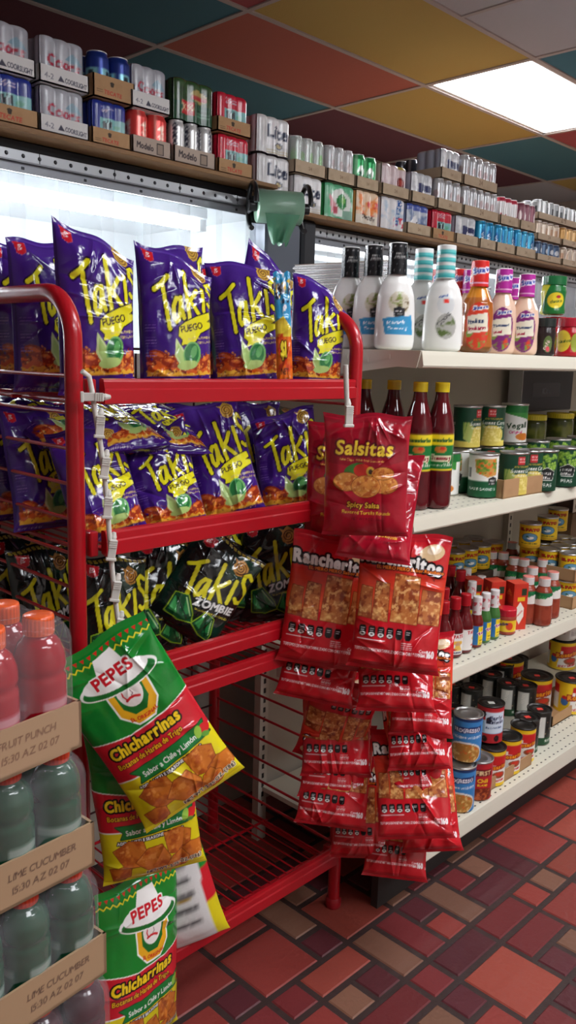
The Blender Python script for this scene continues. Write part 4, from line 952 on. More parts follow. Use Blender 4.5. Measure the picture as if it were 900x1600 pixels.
for (i, j, w, h, c) in set(tiles.values()):
    g = .0065; x, y = FX+i*PX, FY+j*PY
    xa, xb, ya, yb = max(x+g-.008, X0), min(x+w*PX-g-.008, X1), max(y+g, Y0), min(y+h*PY-g, Y1)
    if xb-xa < .01 or yb-ya < .01: continue
    k = 1+rnd.uniform(-.09, .09); c = tuple(min(255, q*k) for q in c); e = .0035
    V = [(xa, ya, -.003), (xb, ya, -.003), (xb, yb, -.003), (xa, yb, -.003), (xa+e, ya+e, 0), (xb-e, ya+e, 0), (xb-e, yb-e, 0), (xa+e, yb-e, 0)]
    mb.faces(V, [(4, 5, 6, 7), (0, 1, 5, 4), (1, 2, 6, 5), (2, 3, 7, 6), (3, 0, 4, 7)], c)
struct('floor', mb.build('floor', mat('quarry_tile', None, .45, 0, .15, bump=(60, .25)), smooth=False))
wallm = mat('wall_paint', (176, 168, 160), .8, bump=(90, .08))
for nm, a, b in (('wall_back', (X0, Y1, 0), (X1, Y1+.1, ZC)), ('wall_front', (X0, Y0-.1, 0), (X1, Y0, ZC)), ('wall_left', (X0-.1, Y0, 0), (X0, Y1, ZC)), ('wall_right', (X1, Y0, 0), (X1+.1, Y1, ZC))):
    mb = MB(); mb.box(a, b); struct(nm, mb.build(nm, wallm, smooth=False))

# ================================================================ THE COOLER BEHIND, WITH ITS LEDGE
YC = 2.29                                     # plane of the curtain rail
YL = 2.20                                     # front edge of the ledge boards
zL = float(on_y(200, 236, YL)[2]); zR = float(on_y(600, 357, YL)[2]); zrl = float(on_y(100, 249, YC-.02)[2]); zrr = float(on_y(483, 354, YC-.02)[2])
xp0, xp1 = float(on_y(402, 400, YC)[0]), float(on_y(478, 400, YC)[0])    # the dark post between the two openings
XE = 6.6; XS = .15
dark = mat('cooler_black_and_shadow', (24, 26, 32), .45); galv = mat('galvanised_steel', (150, 154, 158), .38, .7, bump=(30, .08))  # the black also stands in for the shadow under the ledge boards
inner = mat('cooler_white_lining', (224, 228, 230), .4)
cooler = thing('walk_in_cooler', 'long open-fronted cooler with clear strip curtain behind the snack rack and shelves', 'cooler', (2., YC, 0))
def cp(name, mb, m, par=None, smooth=False, ang=None):
    o = link(name, mb.build(name, m, smooth, ang), par or cooler)
    if par is None: o.location = (-2., -YC, 0)
    return o
mb = MB(); mb.box((XS, YC-.01, zrl-.02), (xp0+.02, YC+.05, zL-.016), bev=.004); cp('header_shadow_panel', mb, dark)  # black strip paints the shadow under the left ledge board
mb = MB(); mb.box((xp1-.02, YC-.01, zrr-.02), (XE, YC+.05, zR-.016), bev=.004); cp('header_shadow_panel', mb, dark)  # same painted shadow strip under the right ledge board
mb = MB(); mb.box((XS, 3.3, .1), (XE, 3.35, zL-.06)); mb.box((XS, YC, .05), (XE, 3.35, .10)); mb.box((XS-.05, YC, .05), (XS, 3.35, zL-.03)); mb.box((XE, YC, .05), (XE+.05, 3.35, zR-.03)); cp('lining', mb, inner)
mb = MB(); mb.box((xp1-.06, YC+.06, .1), (xp1-.03, 3.3, zR-.016)); mb.box((xp1-.06, YC+.06, zR-.016), (xp1-.03, 3.3, zL-.016)); cp('divider_panel', mb, inner)
mb = MB(); mb.box((XS, YC+.05, zL-.06), (xp1-.03, 3.3, zL-.016)); mb.box((xp1-.03, YC+.05, zR-.06), (XE, 3.3, zR-.016)); cp('roof_panel', mb, inner)
mb = MB(); mb.box((XS, YC-.02, .0), (XE, YC+.05, .55), bev=.004); cp('front_panel', mb, dark)
mb = MB(); mb.box((xp0, YC-.045, .5), (xp1-.075, YC+.05, zR-.016), bev=.008); cp('post', mb, mat('post_grey', (92, 98, 108), .35, .3))
mb = MB(); mb.box((xp1-.075, YC-.055, .5), (xp1, YC+.05, zR-.016), bev=.01); cp('post_edge', mb, dark)
def rail(xa, xb, zt, step):
    mb = MB(); mb.box((xa, YC-.022, zt-.030), (xb, YC-.012, zt), (176, 180, 184), .001); mb.box((xa, YC-.030, zt-.033), (xb, YC-.012, zt-.029), (120, 122, 126))
    mb.box((xa, YC-.018, zt-.058), (xb, YC-.010, zt-.033), (140, 144, 150), .001)
    n = int((xb-xa)/step)
    for k in range(n):
        x = xa+(k+.5)*step
        th = np.arange(8)*2*PI/8
        V = [(x+.006*math.cos(a), YC-.0225, zt-.014+.006*math.sin(a)) for a in th]+[(x+.003*math.cos(a), YC-.026, zt-.014+.003*math.sin(a)) for a in th]
        mb.faces(V, [(i, (i+1) % 8, (i+1) % 8+8, i+8) for i in range(8)]+[(8, 9, 10, 11), (8, 11, 12, 13), (8, 13, 14, 15)], (60, 62, 66))
        if k % 5 == 2: mb.box((x-.001, YC-.0228, zt-.03), (x+.001, YC-.021, zt), (40, 40, 44))
        if k % 4 == 1: mb.box((x-.005, YC-.0195, zt-.050), (x+.005, YC-.017, zt-.042), (50, 52, 56), .001)
    return mb
cp('curtain_rail', rail(XS, xp0, zrl, .05), mat('riveted_rail', None, .35, .5))
cp('curtain_rail', rail(xp1, 5.2, zrr, .036), mat('riveted_rail', None, .35, .5))
vin = film_mat('strip_vinyl', (226, 232, 236), .30, .10)
def strip(xa, xb, zt, zb, seed):
    r = random.Random(seed); n, m_ = 12, 26
    X, Z = np.meshgrid(np.linspace(xa, xb, n), np.linspace(zb, zt, m_))
    Yy = YC+.004 + .012*np.sin((X-xa)/(xb-xa)*PI)*(1 if seed % 2 else -.6) + .012*(vnoise(X*3+seed, Z*3, seed, 2)-.5) + (seed % 2)*.012
    q = MB(); q.grid(np.stack([X, Yy, Z], -1)); return q
k = 0; x = XS
while x < xp0-.02: cp('curtain_strip', strip(x, min(x+.19, xp0+.01), zrl-.05, .56, k), vin, smooth=True); x += .15; k += 1
x = xp1
while x < 5.0: cp('curtain_strip', strip(x, x+.17, zrr-.05, .56, k), vin, smooth=True); x += .14; k += 1
TUBE_E = 42.0
for k, (xa, xb, yy, zz) in enumerate(((.3, 2.0, 2.46, zrl-.085), (.3, 2.0, 3.15, 1.45), (2.5, 4.2, 2.62, zrr-.11))):
    t = thing('cooler_light', ['glowing fluorescent tube behind the top of the left strip curtain', 'glowing fluorescent tube low on the back lining of the cooler', 'glowing fluorescent tube under the roof of the right cooler bay'][k], 'light', ((xa+xb)/2, yy, zz), 0, 'fluorescent tubes in the cooler')
    hl = (xb-xa)/2; q = MB(); q.tube([(-hl, 0, 0), (hl, 0, 0)], .019, 12); link('tube', q.build('tube', mat('tube_glow', (240, 240, 240), .5, emit=((246, 250, 255), TUBE_E if k < 2 else TUBE_E))), t)
    q = MB(); q.box((-hl-.03, -.03, .02), (hl+.03, .03, zL-.07-zz if k == 0 else .045), bev=.004); q.box((-hl-.03, -.02, -.02), (-hl, .02, .03)); q.box((hl, -.02, -.02), (hl+.03, .02, .03)); link('batten', q.build('batten', inner, smooth=False), t)
# the ledge boards carrying the beer
wood = mat('ledge_board', (134, 100, 66), .6, bump=(24, .3))
mb = MB(); mb.box((XS-.1, YL-.01, -.014), (xp0-.0, 3.2, 0), bev=.002)
tag(link('ledge_board', mb.build('ledge_board', wood, smooth=False), loc=(0, 0, zL)), 'long brown board on top of the left cooler bay carrying beer packs', 'shelf board', 'ledge boards over the cooler')
mb = MB(); mb.box((xp0+.01, YL-.01, -.014), (xp1, YL+.075, 0)); mb.box((xp1, YL-.01, -.014), (XE, 3.2, 0), bev=.002)
tag(link('ledge_board', mb.build('ledge_board', wood, smooth=False), loc=(0, 0, zR)), 'long brown board above the right cooler bay, lower than its neighbour', 'shelf board', 'ledge boards over the cooler')

# roll of green produce bags on a black holder, on the post
pr = on_y(436, 324, YC-.16)
t = thing('bag_roll_holder', 'roll of green plastic produce bags on a black holder on the dark post', 'bag dispenser', tuple(pr)); t.scale = (1.5, 1.5, 1.5)
q = MB(); q.lathe([(0, -.052), (.034, -.052), (.036, -.05), (.036, .05), (.034, .052), (0, .052)], 40); o = link('bag_roll', q.build('bag_roll', mat('green_bag_film', (112, 146, 124), .3, bump=(60, .15)), angle=50), t); o.rotation_euler = (0, PI/2, -.55)
q = MB()
for s in (-1, 1):
    P = [(s*.062, .0+.048*math.cos(a), .048*math.sin(a)) for a in np.linspace(-PI/2, PI*1.0, 16)]
    q.tube(P, .006, 8); q.box((s*.062-.004, -.0, -.012), (s*.062+.004, .05, .012), bev=.003)
q.box((-.066, .046, -.03), (.066, .056, .03), bev=.003); q.tube([(-.07, 0, 0), (.07, 0, 0)], .012, 12)
o = link('bracket', q.build('bracket', mat('black_plastic', (22, 22, 24), .3), angle=50), t); o.rotation_euler = (0, 0, -.55)
n = 14; U, Vv = np.meshgrid(np.linspace(-1, 1, n), np.linspace(0, 1, n))
Pm = np.stack([.04*U*(1-.5*Vv), -.038+.012*np.sin(U*6+Vv*3)*Vv+.02*Vv, -.02-.07*Vv+.012*np.abs(np.sin(U*4))*Vv], -1); q = MB(); q.grid(Pm); o = link('loose_bag', q.build('loose_bag', mat('green_bag_tail', (70, 120, 92), .25)), t); o.rotation_euler = (0, 0, -.55)

# ================================================================ THE GONDOLA SHELVING
XG = 1.46; XGE = 3.75; YB = 1.53
SHZ = [1.322, .966, .568, .155]
def perf_mat():
    M = mat('ivory_perforated', (214, 210, 192), .42)
    nt = M.node_tree; N, L = nt.nodes, nt.links
    if 'dots' in N: return M
    tc = N.new('ShaderNodeTexCoord'); tc.name = 'dots'; sp = N.new('ShaderNodeSeparateXYZ'); L.new(tc.outputs['Object'], sp.inputs[0])
    def op(o, a, b=None, c=None):
        n = N.new('ShaderNodeMath'); n.operation = o
        for i, v in enumerate((a, b)):
            if v is None: continue
            if isinstance(v, (int, float)): n.inputs[i].default_value = v
            else: L.new(v, n.inputs[i])
        return n.outputs[0]
    fx = op('SUBTRACT', op('FRACT', op('MULTIPLY', sp.outputs[0], 1/.0254)), .5); fy = op('SUBTRACT', op('FRACT', op('MULTIPLY', sp.outputs[1], 1/.03)), .5)
    d = op('ADD', op('MULTIPLY', fx, op('MULTIPLY', fx, 2.)), op('MULTIPLY', fy, op('MULTIPLY', fy, 9.)))
    k = op('MULTIPLY', op('LESS_THAN', d, .06), op('MULTIPLY', op('GREATER_THAN', sp.outputs[1], .012), op('LESS_THAN', sp.outputs[1], .12)))
    k = op('MULTIPLY', k, op('GREATER_THAN', sp.outputs[2], -.002))
    mx = N.new('ShaderNodeMix'); mx.data_type = 'RGBA'; mx.inputs['A'].default_value = lin((214, 210, 192)); mx.inputs['B'].default_value = lin((60, 56, 48))
    L.new(k, mx.inputs['Factor']); L.new(mx.outputs['Result'], N['Principled BSDF'].inputs['Base Color'])
    return M
gond = thing('shelving_unit', 'long ivory steel shop shelving stocked with cans, sauces and dressings', 'shelving unit', (XG, 1.04, 0))
def gp(name, mb, m, loc=(0, 0, 0), par=None, smooth=False):
    o = link(name, mb.build(name, m, smooth), par or gond); o.location = loc; return o
def extrude(sec, xa, xb):
    P = np.array([[(x, y, z) for y, z in sec] for x in (xa, xb)]); q = MB(); q.grid(P, close_v=False, close_u=True); 
    n = len(sec)
    for x in (xa, xb): q.faces([(x, y, z) for y, z in sec], [(0, i, i+1) for i in range(1, n-1)])
    return q
for k, z in enumerate(SHZ):
    yf = (1.05 if k < 3 else 1.03)-1.04; dp = YB-.03-(yf+1.04)
    if k < 3: sec = [(0, 0), (.006, .001), (dp, .001), (dp, -.012), (.03, -.012), (.02, -.030), (.004, -.036), (-.004, -.034), (-.006, -.030), (-.002, -.008)]
    else: sec = [(0, 0), (.006, .001), (dp, .001), (dp, -.012), (.03, -.012), (.02, -.034), (.006, -.046), (-.004, -.044), (-.006, -.04), (-.002, -.010)]
    sh = gp('shelf', extrude(sec, 0, XGE-XG), perf_mat(), (0, yf, z))
    if k < 3:
        q = MB(); sec = [(0, .0), (.40, -.0), (.40, -.085), (.34, -.07), (.06, -.034), (.01, -.036)]
        q = extrude(sec, -.003, .0); q2 = q
        for yy, zz in ((.08, -.012), (.14, -.02), (.2, -.014)): q2.box((-.0042, yy, zz-.006), (-.0028, yy+.014, zz+.004), (30, 30, 30))
        link('bracket', q2.build('bracket', mat('ivory_bracket', None, .42) if False else SHELFP(), smooth=False), sh)
q = MB(); q.box((-.0, YB-1.04-.012, .1), (XGE-XG, YB-1.04, SHZ[0]+.012)); gp('back_panel', q, mat('back_panel_beige', (176, 170, 156), .6))
q = MB(); q.box((0, .05, 0), (XGE-XG, .07, SHZ[3]-.05)); gp('kick_plate', q, mat('kick_plate_dark', (46, 42, 40), .6))
for xx in (0, 1.22):
    q = MB(); q.box((xx-.015, YB-1.04-.035, 0), (xx+.015, YB-1.04-.012, SHZ[0]+.03), (190, 186, 172))
    for k in range(44): q.box((xx-.004, YB-1.04-.0356, .1+k*.027), (xx+.004, YB-1.04-.034, .1+k*.027+.014), (30, 28, 26))
    gp('upright', q, mat('slotted_upright', None, .5))
# plain panel standing behind the snack rack
t = thing('back_panel_section', 'beige shelving back panel standing behind the red snack rack', 'panel', (1.0, 1.70, 0))
q = MB(); q.box((-.62, 0, .0), (1.1, .012, 1.30)); link('panel_board', q.build('panel_board', mat('back_panel_beige', (176, 170, 156), .6), smooth=False), t)
for xx in (-.30, .30):
    q = MB(); q.box((xx-.016, -.025, 0), (xx+.016, -.001, 1.32), (150, 146, 134))
    for k in range(44): q.box((xx-.004, -.0256, .08+k*.027), (xx+.004, -.0245, .08+k*.027+.014), (30, 28, 26))
    link('upright', q.build('upright', mat('slotted_upright', None, .5), smooth=False), t)
# ribbed silver sheet standing behind the dressings
q = MB(); n, m_ = 26, 760
U, V2 = np.meshgrid(np.linspace(0, 1, n), np.linspace(0, 1, m_))
fa, fb = on_y(462, 460, YB+.07), on_y(610, 450, YB+.07); fz = float(on_y(535, 408, YB+.07)[2])
Xs = fa[0]+U*(fb[0]-fa[0]); Zs = .004+V2*(fz-.004)+.13*(U-.5)*(fb[0]-fa[0])*V2; Ys = YB+.05+.03*V2+.0055*np.sin(V2*2*PI*120+U*1.5)+.012*np.sin(U*5)
q.grid(np.stack([Xs-fa[0], Ys-YB, Zs], -1))
o = tag(link('foil_sheet', q.build('foil_sheet', mat('silver_foil', (206, 208, 210), .25, .8))), 'ribbed silver foil sheet standing behind the black capped dressing bottles', 'foil sheet')
o.location = (fa[0], YB, 0)

# ================================================================ THE RED SNACK RACK
YR = 1.171; XL, XR = .708, 1.392; YRB = 1.62; RT = .0145
rack = thing('snack_rack', 'red tubular steel snack rack with five wire shelves full of chip bags', 'display rack', ((XL+XR)/2, YR, 0))
OX = (XL+XR)/2
def rp(name, mb, par=None, m=None, smooth=True, ang=40): return link(name, mb.build(name, m or RED(), smooth, ang), par or rack)
for x in (XL, XR):
    rr = .075; zt = 1.392
    P = [(x-OX, 0, 0), (x-OX, 0, .4), (x-OX, 0, .9), (x-OX, 0, zt-rr)] + [(x-OX, rr-rr*math.cos(a), zt-rr+rr*math.sin(a)) for a in np.linspace(.15, PI/2, 9)]
    e = YRB-YR; P += [(x-OX, e-rr+rr*math.sin(a), zt-rr+rr*math.cos(a)) for a in np.linspace(0, PI/2, 9)] + [(x-OX, e, .9), (x-OX, e, .4), (x-OX, e, 0)]
    q = MB(); q.tube(P, RT, 20); rp('side_frame', q)
    for s in range(21):
        z = 1.262-s*.0578
        if z < .1: break
        q = MB(); q.tube([(x-OX, .008, z), (x-OX, e-.008, z)], .0032, 8); rp('side_wire', q)
    for yy in (0, e):
        q = MB(); q.lathe([(0, 0), (.017, 0), (.019, .004), (.019, .02), (.0155, .026)], 24, cx=x-OX, cy=yy); rp('foot', q, m=mat('red_foot', (150, 22, 32), .4))
LIPZ = [1.258, 1.011, .771, .708, .171]; LIPH = [.040, .042, .038, .036, .040]
for k, (z, hh) in enumerate(zip(LIPZ, LIPH)):
    w0, w1 = -(OX-XL)+.03, (XR-OX)-.02; e = YRB-YR
    zd = z-.034
    q = MB()
    for i in range(24):
        x = w0+(w1-w0)*(i+.5)/24; q.tube([(x, -.004, zd), (x, e-.02, zd)], .0022, 6)
    for yy in (.03, e*.5, e-.02): q.tube([(w0-.02, yy, zd-.004), (w1+.01, yy, zd-.004)], .0035, 8)
    for x in (w0, w1): q.tube([(x, 0, zd-.004), (x, e-.02, zd-.004)], .004, 8)
    sh = rp('shelf', q)
    sec = [(-.022, 0), (-.016, .0015), (-.010, 0), (-.010, -hh+.004), (-.022, -hh), (-.026, -hh+.002), (-.026, -hh*.42), (-.0235, -hh*.36), (-.0235, -.004)]
    q = extrude([(y, z+zz) for y, zz in sec], w0+.01, w1-.005)
    rp('front_lip', q, sh, smooth=False, ang=None)
    for x in (w0, w1):
        q = MB(); q.box((x-.012, -.012, z-hh), (x+.004, .012, z), bev=.002); rp('end_bracket', q, sh, smooth=False)
q = MB()
for i in range(15):
    z = .12+i*.085; q.tube([(XL-OX, YRB-YR-.004, z), (XR-OX, YRB-YR-.004, z)], .0028, 6)
for i in range(7):
    x = (XL-OX)+(XR-XL)*(i+1)/8; q.tube([(x, YRB-YR-.009, .1), (x, YRB-YR-.009, 1.30)], .0028, 6)
rp('back_grid', q, m=mat('dark_wire', (60, 26, 28), .4))
# ================================================================ CHIP BAGS ON THE RACK
TK = art_takis(); TK2 = art_takis(up=.20); ZB = art_zombie()
def bagx(art, pos, w, h, d, yaw, lean, roll, label, group, seed, nu=96, nv=150, centre=False, back=None, cat='chip bag', name='chip_bag', **kw):
    return bag(name, label, group, bag_mesh(name, art, w, h, d, nu, nv, seed, back, **kw), pos, h, yaw, lean, roll, centre, cat)
def onshelf(px, py, Y, z): p = on_y(px, py, Y); return (p[0], Y, z)
GT = 'purple chip bags on the top rack shelf'; GM = 'purple chip bags on the middle rack shelf'; GZ = 'black and green chip bags on the third rack shelf'
ZT, ZM, ZZ = 1.2275, .9805, .7405
for (px, Y, yaw, lean, roll, w, h, seed, kw, lab) in [
    (152, 1.240, 14, 3, 0, .140, .262, 1, dict(slant=.35, fold=.03), 'purple chip bag with a tall pointed corner, leftmost in front on the top shelf'),
    (276, 1.240, 18, 4, 0, .148, .252, 2, dict(slant=.25, fold=.08), 'upright purple chip bag second from the left in front on the top rack shelf'),
    (388, 1.262, 34, 6, 3, .146, .258, 3, dict(slant=.05, fold=.06), 'purple chip bag turned outward, directly left of the slim blue packet'),
    (492, 1.246, 36, 5, -4, .128, .232, 4, dict(slant=.3, fold=.17), 'purple chip bag right of the slim blue packet, at the top shelf end'),
    (76, 1.375, 4, 3, 0, .140, .262, 5, dict(), 'purple chip bag behind the curved left rack tube, second row of the top shelf'),
    (40, 1.505, 4, 3, 0, .140, .268, 6, dict(), 'purple chip bag at the far left edge, third row of the top shelf'),
    (272, 1.378, 8, 3, 0, .150, .285, 7, dict(slant=-.1), 'purple chip bag showing its gold swirl above the second front bag, top shelf'),
    (352, 1.372, 20, 3, 0, .150, .262, 8, dict(), 'purple chip bag peeking out between the second and third front bags, top shelf'),
    (384, 1.500, 24, 3, -14, .150, .305, 9, dict(slant=.5), 'tallest purple chip bag rising behind the third front bag on the top rack shelf')]:
    bagx(TK2, onshelf(px, 490, Y, ZT), w, h, .072, yaw, lean, roll, lab, GT, seed, **kw)
bagx(art_slim(), onshelf(449, 500, 1.187, ZT), .034, .238, .014, 40, 4, 3, 'slim orange and blue snack packet standing between the two right purple bags', 'slim snack packets', 11, 30, 120, cat='snack packet', name='snack_packet', crumple=.3, ncr=6)
bagx(art_slim(), onshelf(347, 490, 1.300, ZT), .022, .19, .012, 20, 4, 3, 'slim orange snack packet half hidden left of the third purple bag', 'slim snack packets', 12, 26, 100, cat='snack packet', name='snack_packet', crumple=.3, ncr=6)

for (px, Y, yaw, lean, roll, w, h, seed, kw, lab) in [
    (176, 1.222, 16, 22, 9, .140, .205, 21, dict(), 'purple chip bag behind the white clip strip, leftmost on the middle rack shelf'),
    (274, 1.222, 22, 22, 8, .138, .188, 22, dict(crumple=2.0, wr=1.6, slant=-.3), 'creased purple chip bag second from the left on the middle rack shelf'),
    (364, 1.219, 34, 22, 13, .150, .245, 23, dict(), 'smooth purple chip bag third from the left on the middle rack shelf'),
    (458, 1.226, 40, 20, 6, .146, .215, 24, dict(crumple=2.6, wr=1.8, slant=-.2), 'crumpled purple chip bag at the right end of the middle rack shelf'),
    (74, 1.36, 2, 14, 0, .135, .225, 25, dict(), 'purple chip bag nearest the left rack post behind the side wires of the middle shelf'),
    (42, 1.47, 2, 14, 0, .135, .225, 26, dict(), 'purple chip bag behind the middle shelf side wires, second from the left post'),
    (18, 1.57, 2, 8, 0, .135, .225, 27, dict(), 'purple chip bag behind the middle shelf side wires, at the left edge'),
    (300, 1.36, 12, 14, 0, .140, .222, 28, dict(), 'purple chip bag standing behind the creased one on the middle rack shelf'),
    (405, 1.36, 20, 14, 0, .140, .222, 29, dict(), 'purple chip bag standing behind the right bags of the middle rack shelf')]:
    bagx(TK, onshelf(px, 770, Y, ZM), w, h, .060, yaw, lean, roll, lab, GM, seed, nv=130, **kw)
for (px, py, Y, yaw, lean, roll, art, seed, lab) in [
    (168, 662, 1.355, 10, 72, 8, TK, 31, 'purple chip bag lying flat over the leftmost bags of the middle shelf'),
    (248, 668, 1.35, 14, 70, -4, TK, 32, 'purple chip bag lying flat with its limes showing under the top rack shelf'),
    (432, 672, 1.42, 20, 62, -14, ZB, 33, 'black chip bag lying on the purple bags at the right of the middle shelf'),
    (60, 655, 1.44, 0, 70, 5, TK, 34, 'purple chip bag lying above the others behind the left side wires')]:
    bagx(art, on_y(px, py, Y), .145, .235, .045, yaw, lean, roll, lab, GM if art is TK else None, seed, 80, 120, True)

for (px, Y, yaw, lean, roll, w, h, seed, kw, lab) in [
    (370, 1.285, 36, 14, 18, .150, .225, 42, dict(), 'black and green chip bag tilted left between two others on the third rack shelf'),
    (428, 1.225, 44, 14, 2, .150, .222, 43, dict(), 'black and green chip bag at the right end of the third rack shelf'),
    (236, 1.262, 20, 16, -14, .150, .215, 44, dict(crumple=1.8), 'dark chip bag with crumpled yellow lettering just right of the white clip strip'),
    (172, 1.225, 18, 12, -4, .135, .200, 45, dict(crumple=1.8), 'dark chip bag behind the white clip strip at the left of the third rack shelf'),
    (78, 1.36, 2, 12, 0, .135, .205, 46, dict(), 'dark chip bag nearest the left post behind the side wires of the third shelf'),
    (40, 1.48, 2, 12, 0, .135, .205, 47, dict(), 'dark chip bag farther back behind the side wires of the third shelf'),
    (330, 1.40, 26, 10, 6, .150, .215, 48, dict(), 'dark chip bag standing at the back of the third rack shelf')]:
    bagx(ZB, onshelf(px, 930, Y, ZZ), w, h, .055, yaw, lean, roll, lab, GZ, seed, nv=130, **kw)

# ================================================================ BAGS ON CLIP STRIPS
def facing(p): return azim(p)
p = on_y(322, 940, 1.222); bagx(ZB, (p[0], 1.222, .852), .158, .205, .050, 28, 16, -36, 'black and green chip bag leaning far right with its red emblem up, third rack shelf', GZ, 41, nv=130, centre=True)
SA, RA, PA = art_salsitas(), art_ranch(), art_pepes()
GS, GR, GP = 'dark red tortilla round bags hanging on the clip strip', 'red cracker chip bags hanging in overlapping layers', 'green and yellow snack bags hanging by the left post'
for (px, py, Y, yaw, lean, roll, seed, lab) in [
    (572, 743, .915, 0, 2, 1, 51, 'dark red bag of tortilla rounds hanging in front of the shelf edge'),
    (542, 752, 1.095, 10, 4, 0, 52, 'dark red bag half hidden behind the front bag of tortilla rounds')]:
    p = on_y(px, py, Y); bagx(SA, p, .155 if seed == 51 else .178, .213 if seed == 51 else .24, .050, facing(p)+yaw, lean, roll, lab, GS, seed, 130, 170, True, sag=.2)
p = on_y(582, 876, .955); bagx(SA, p, .145, .225, .034, facing(p), 30, -5, 'dark red bag whose lower edge shows just above the cracker chip bags', GS, 53, 110, 150, sag=.8)
LN = 30; LL = 22
for (px, py, Y, yaw, lean, roll, w, seed, lab) in [
    (613, 1048, .915, -4, 14, -4, .180, 61, 'red bag with cracker chips and its full white name, hanging uppermost at the right'),
    (500, 1041, 1.075, -6, 12, -8, .190, 62, 'red bag with cracker chips hanging uppermost at the left beside the black bags'),
    (489, 1096, 1.085, 0, LL, -9, .168, 63, 'red bag end flaring left just below the upper left cracker chip bag'),
    (618, 1112, .93, 0, LN, 3, .162, 64, 'red bag end just below the large upper right cracker chip bag'),
    (525, 1214, 1.085, 0, LL, 2, .158, 66, 'red bag end hanging below the upside down bag, left column'),
    (657, 1151, .93, 0, LN, 2, .136, 65, 'red bag end second below the upper right cracker chip bag'),
    (655, 1203, .92, 0, LN, 8, .132, 67, 'red bag end third below the upper right cracker chip bag'),
    (520, 1249, 1.085, 0, LL, -1, .156, 68, 'red bag end second below the upside down bag, left column'),
    (655, 1253, .915, 0, LN, 9, .132, 69, 'red bag end fourth below the upper right cracker chip bag'),
    (516, 1292, 1.075, 0, LL, -4, .160, 70, 'red bag end with a clear weight mark, third below the upside down bag'),
    (650, 1311, .895, 0, LN, 8, .163, 71, 'red bag end with a clear weight mark, fifth below the upper right bag'),
    (566, 1341, 1.06, 0, LL, 3, .148, 72, 'shaded red bag end near the bottom of the left column'),
    (676, 1331, .915, 0, LN, 10, .134, 73, 'red bag end jutting right near the white base shelf'),
    (616, 1373, .99, 0, LN, 0, .146, 74, 'lowest red bag end hanging just above the floor tiles')]:
    z = on_y(px, py, Y); top2 = seed in (61, 62)
    bagx(RA, z, w, .268 if top2 else .225, .046 if top2 else .036, facing(z)+yaw, lean, roll, lab, GR, seed, 150 if top2 else 130, 210 if top2 else 180, sag=.9, ncr=18, wr=1.25)
z = on_y(526, 1128, 1.10); bagx(RA, z, .152, .225, .034, facing(z), -16, 168, 'red bag hanging upside down in the left column of cracker chip bags', GR, 75, 130, 180, centre=True, sag=-.5)
for (px, py, Y, yaw, lean, roll, w, h, seed, back, lab) in [
    (226, 1130, 1.045, -4, 4, 31, .192, .325, 81, None, 'bright green and yellow snack bag tilted in front, topmost of the hanging ones'),
    (224, 1229, 1.085, -6, 3, 7, .180, .325, 82, None, 'green and yellow snack bag hanging upright behind the tilted one'),
    (216, 1503, 1.135, -40, 3, -3, .200, .345, 83, None, 'green and yellow snack bag turned sideways, lowest of the hanging ones'),
    (272, 1378, 1.165, 176, -3, -16, .155, .27, 84, 1, 'snack bag hanging back to front with its silver back showing fine print')]:
    p = on_y(px, py, Y)
    kw = dict(back=art_pepes_back()) if back or seed == 83 else {}
    bagx(PA, p, w, h, .058, facing(p)+yaw, lean, roll, lab, GP, seed, 180, 300, True, sag=.25, **kw)
WPL = mat('clip_strip_white', (214, 212, 204), .45)
def clip_strip(label, pts, clips, Y):
    P = [on_y(x, y, Y) for x, y in pts]; t = thing('clip_strip', label, 'clip strip', tuple(P[0]), 0, 'white plastic clip strips')
    P = [p-P[0] for p in P]; o0 = on_y(*pts[0], Y)
    q = MB(); q.tube(P, .0042, 8); link('strap', q.build('strap', WPL), t)
    for (x, y, rr) in clips:
        c = on_y(x, y, Y)-o0; q = MB()
        q.box((-.0065, -.010, -.017), (.0065, -.004, .015), bev=.001); q.box((-.0085, -.011, -.020), (.0085, -.003, -.015), bev=.001)
        for k in range(4): q.box((-.0065, -.0115, .002+k*.0035), (.0065, -.0095, .0035+k*.0035))
        q.lathe([(0, .012), (.004, .012), (.0055, .018), (.003, .026), (0, .027)], 12)
        o = link('clip', q.build('clip', WPL, smooth=False), t); o.location = tuple(c); o.rotation_euler = (0, rr, -.5)
clip_strip('white clip strip hanging from the left rack post above the green snack bags', [(128, 580), (139, 588), (144, 612), (148, 640), (158, 700), (166, 770), (172, 850), (178, 920), (186, 985)],
           [(146, 620, 1.57), (156, 664, .1), (164, 728, .15), (168, 790, .1), (175, 856, .15), (181, 920, .2), (186, 978, .2)], 1.128)
clip_strip('short white clip strip at the right rack post holding the dark red bags', [(540, 570), (541, 600), (543, 655)], [(543, 648, 0.)], .895)

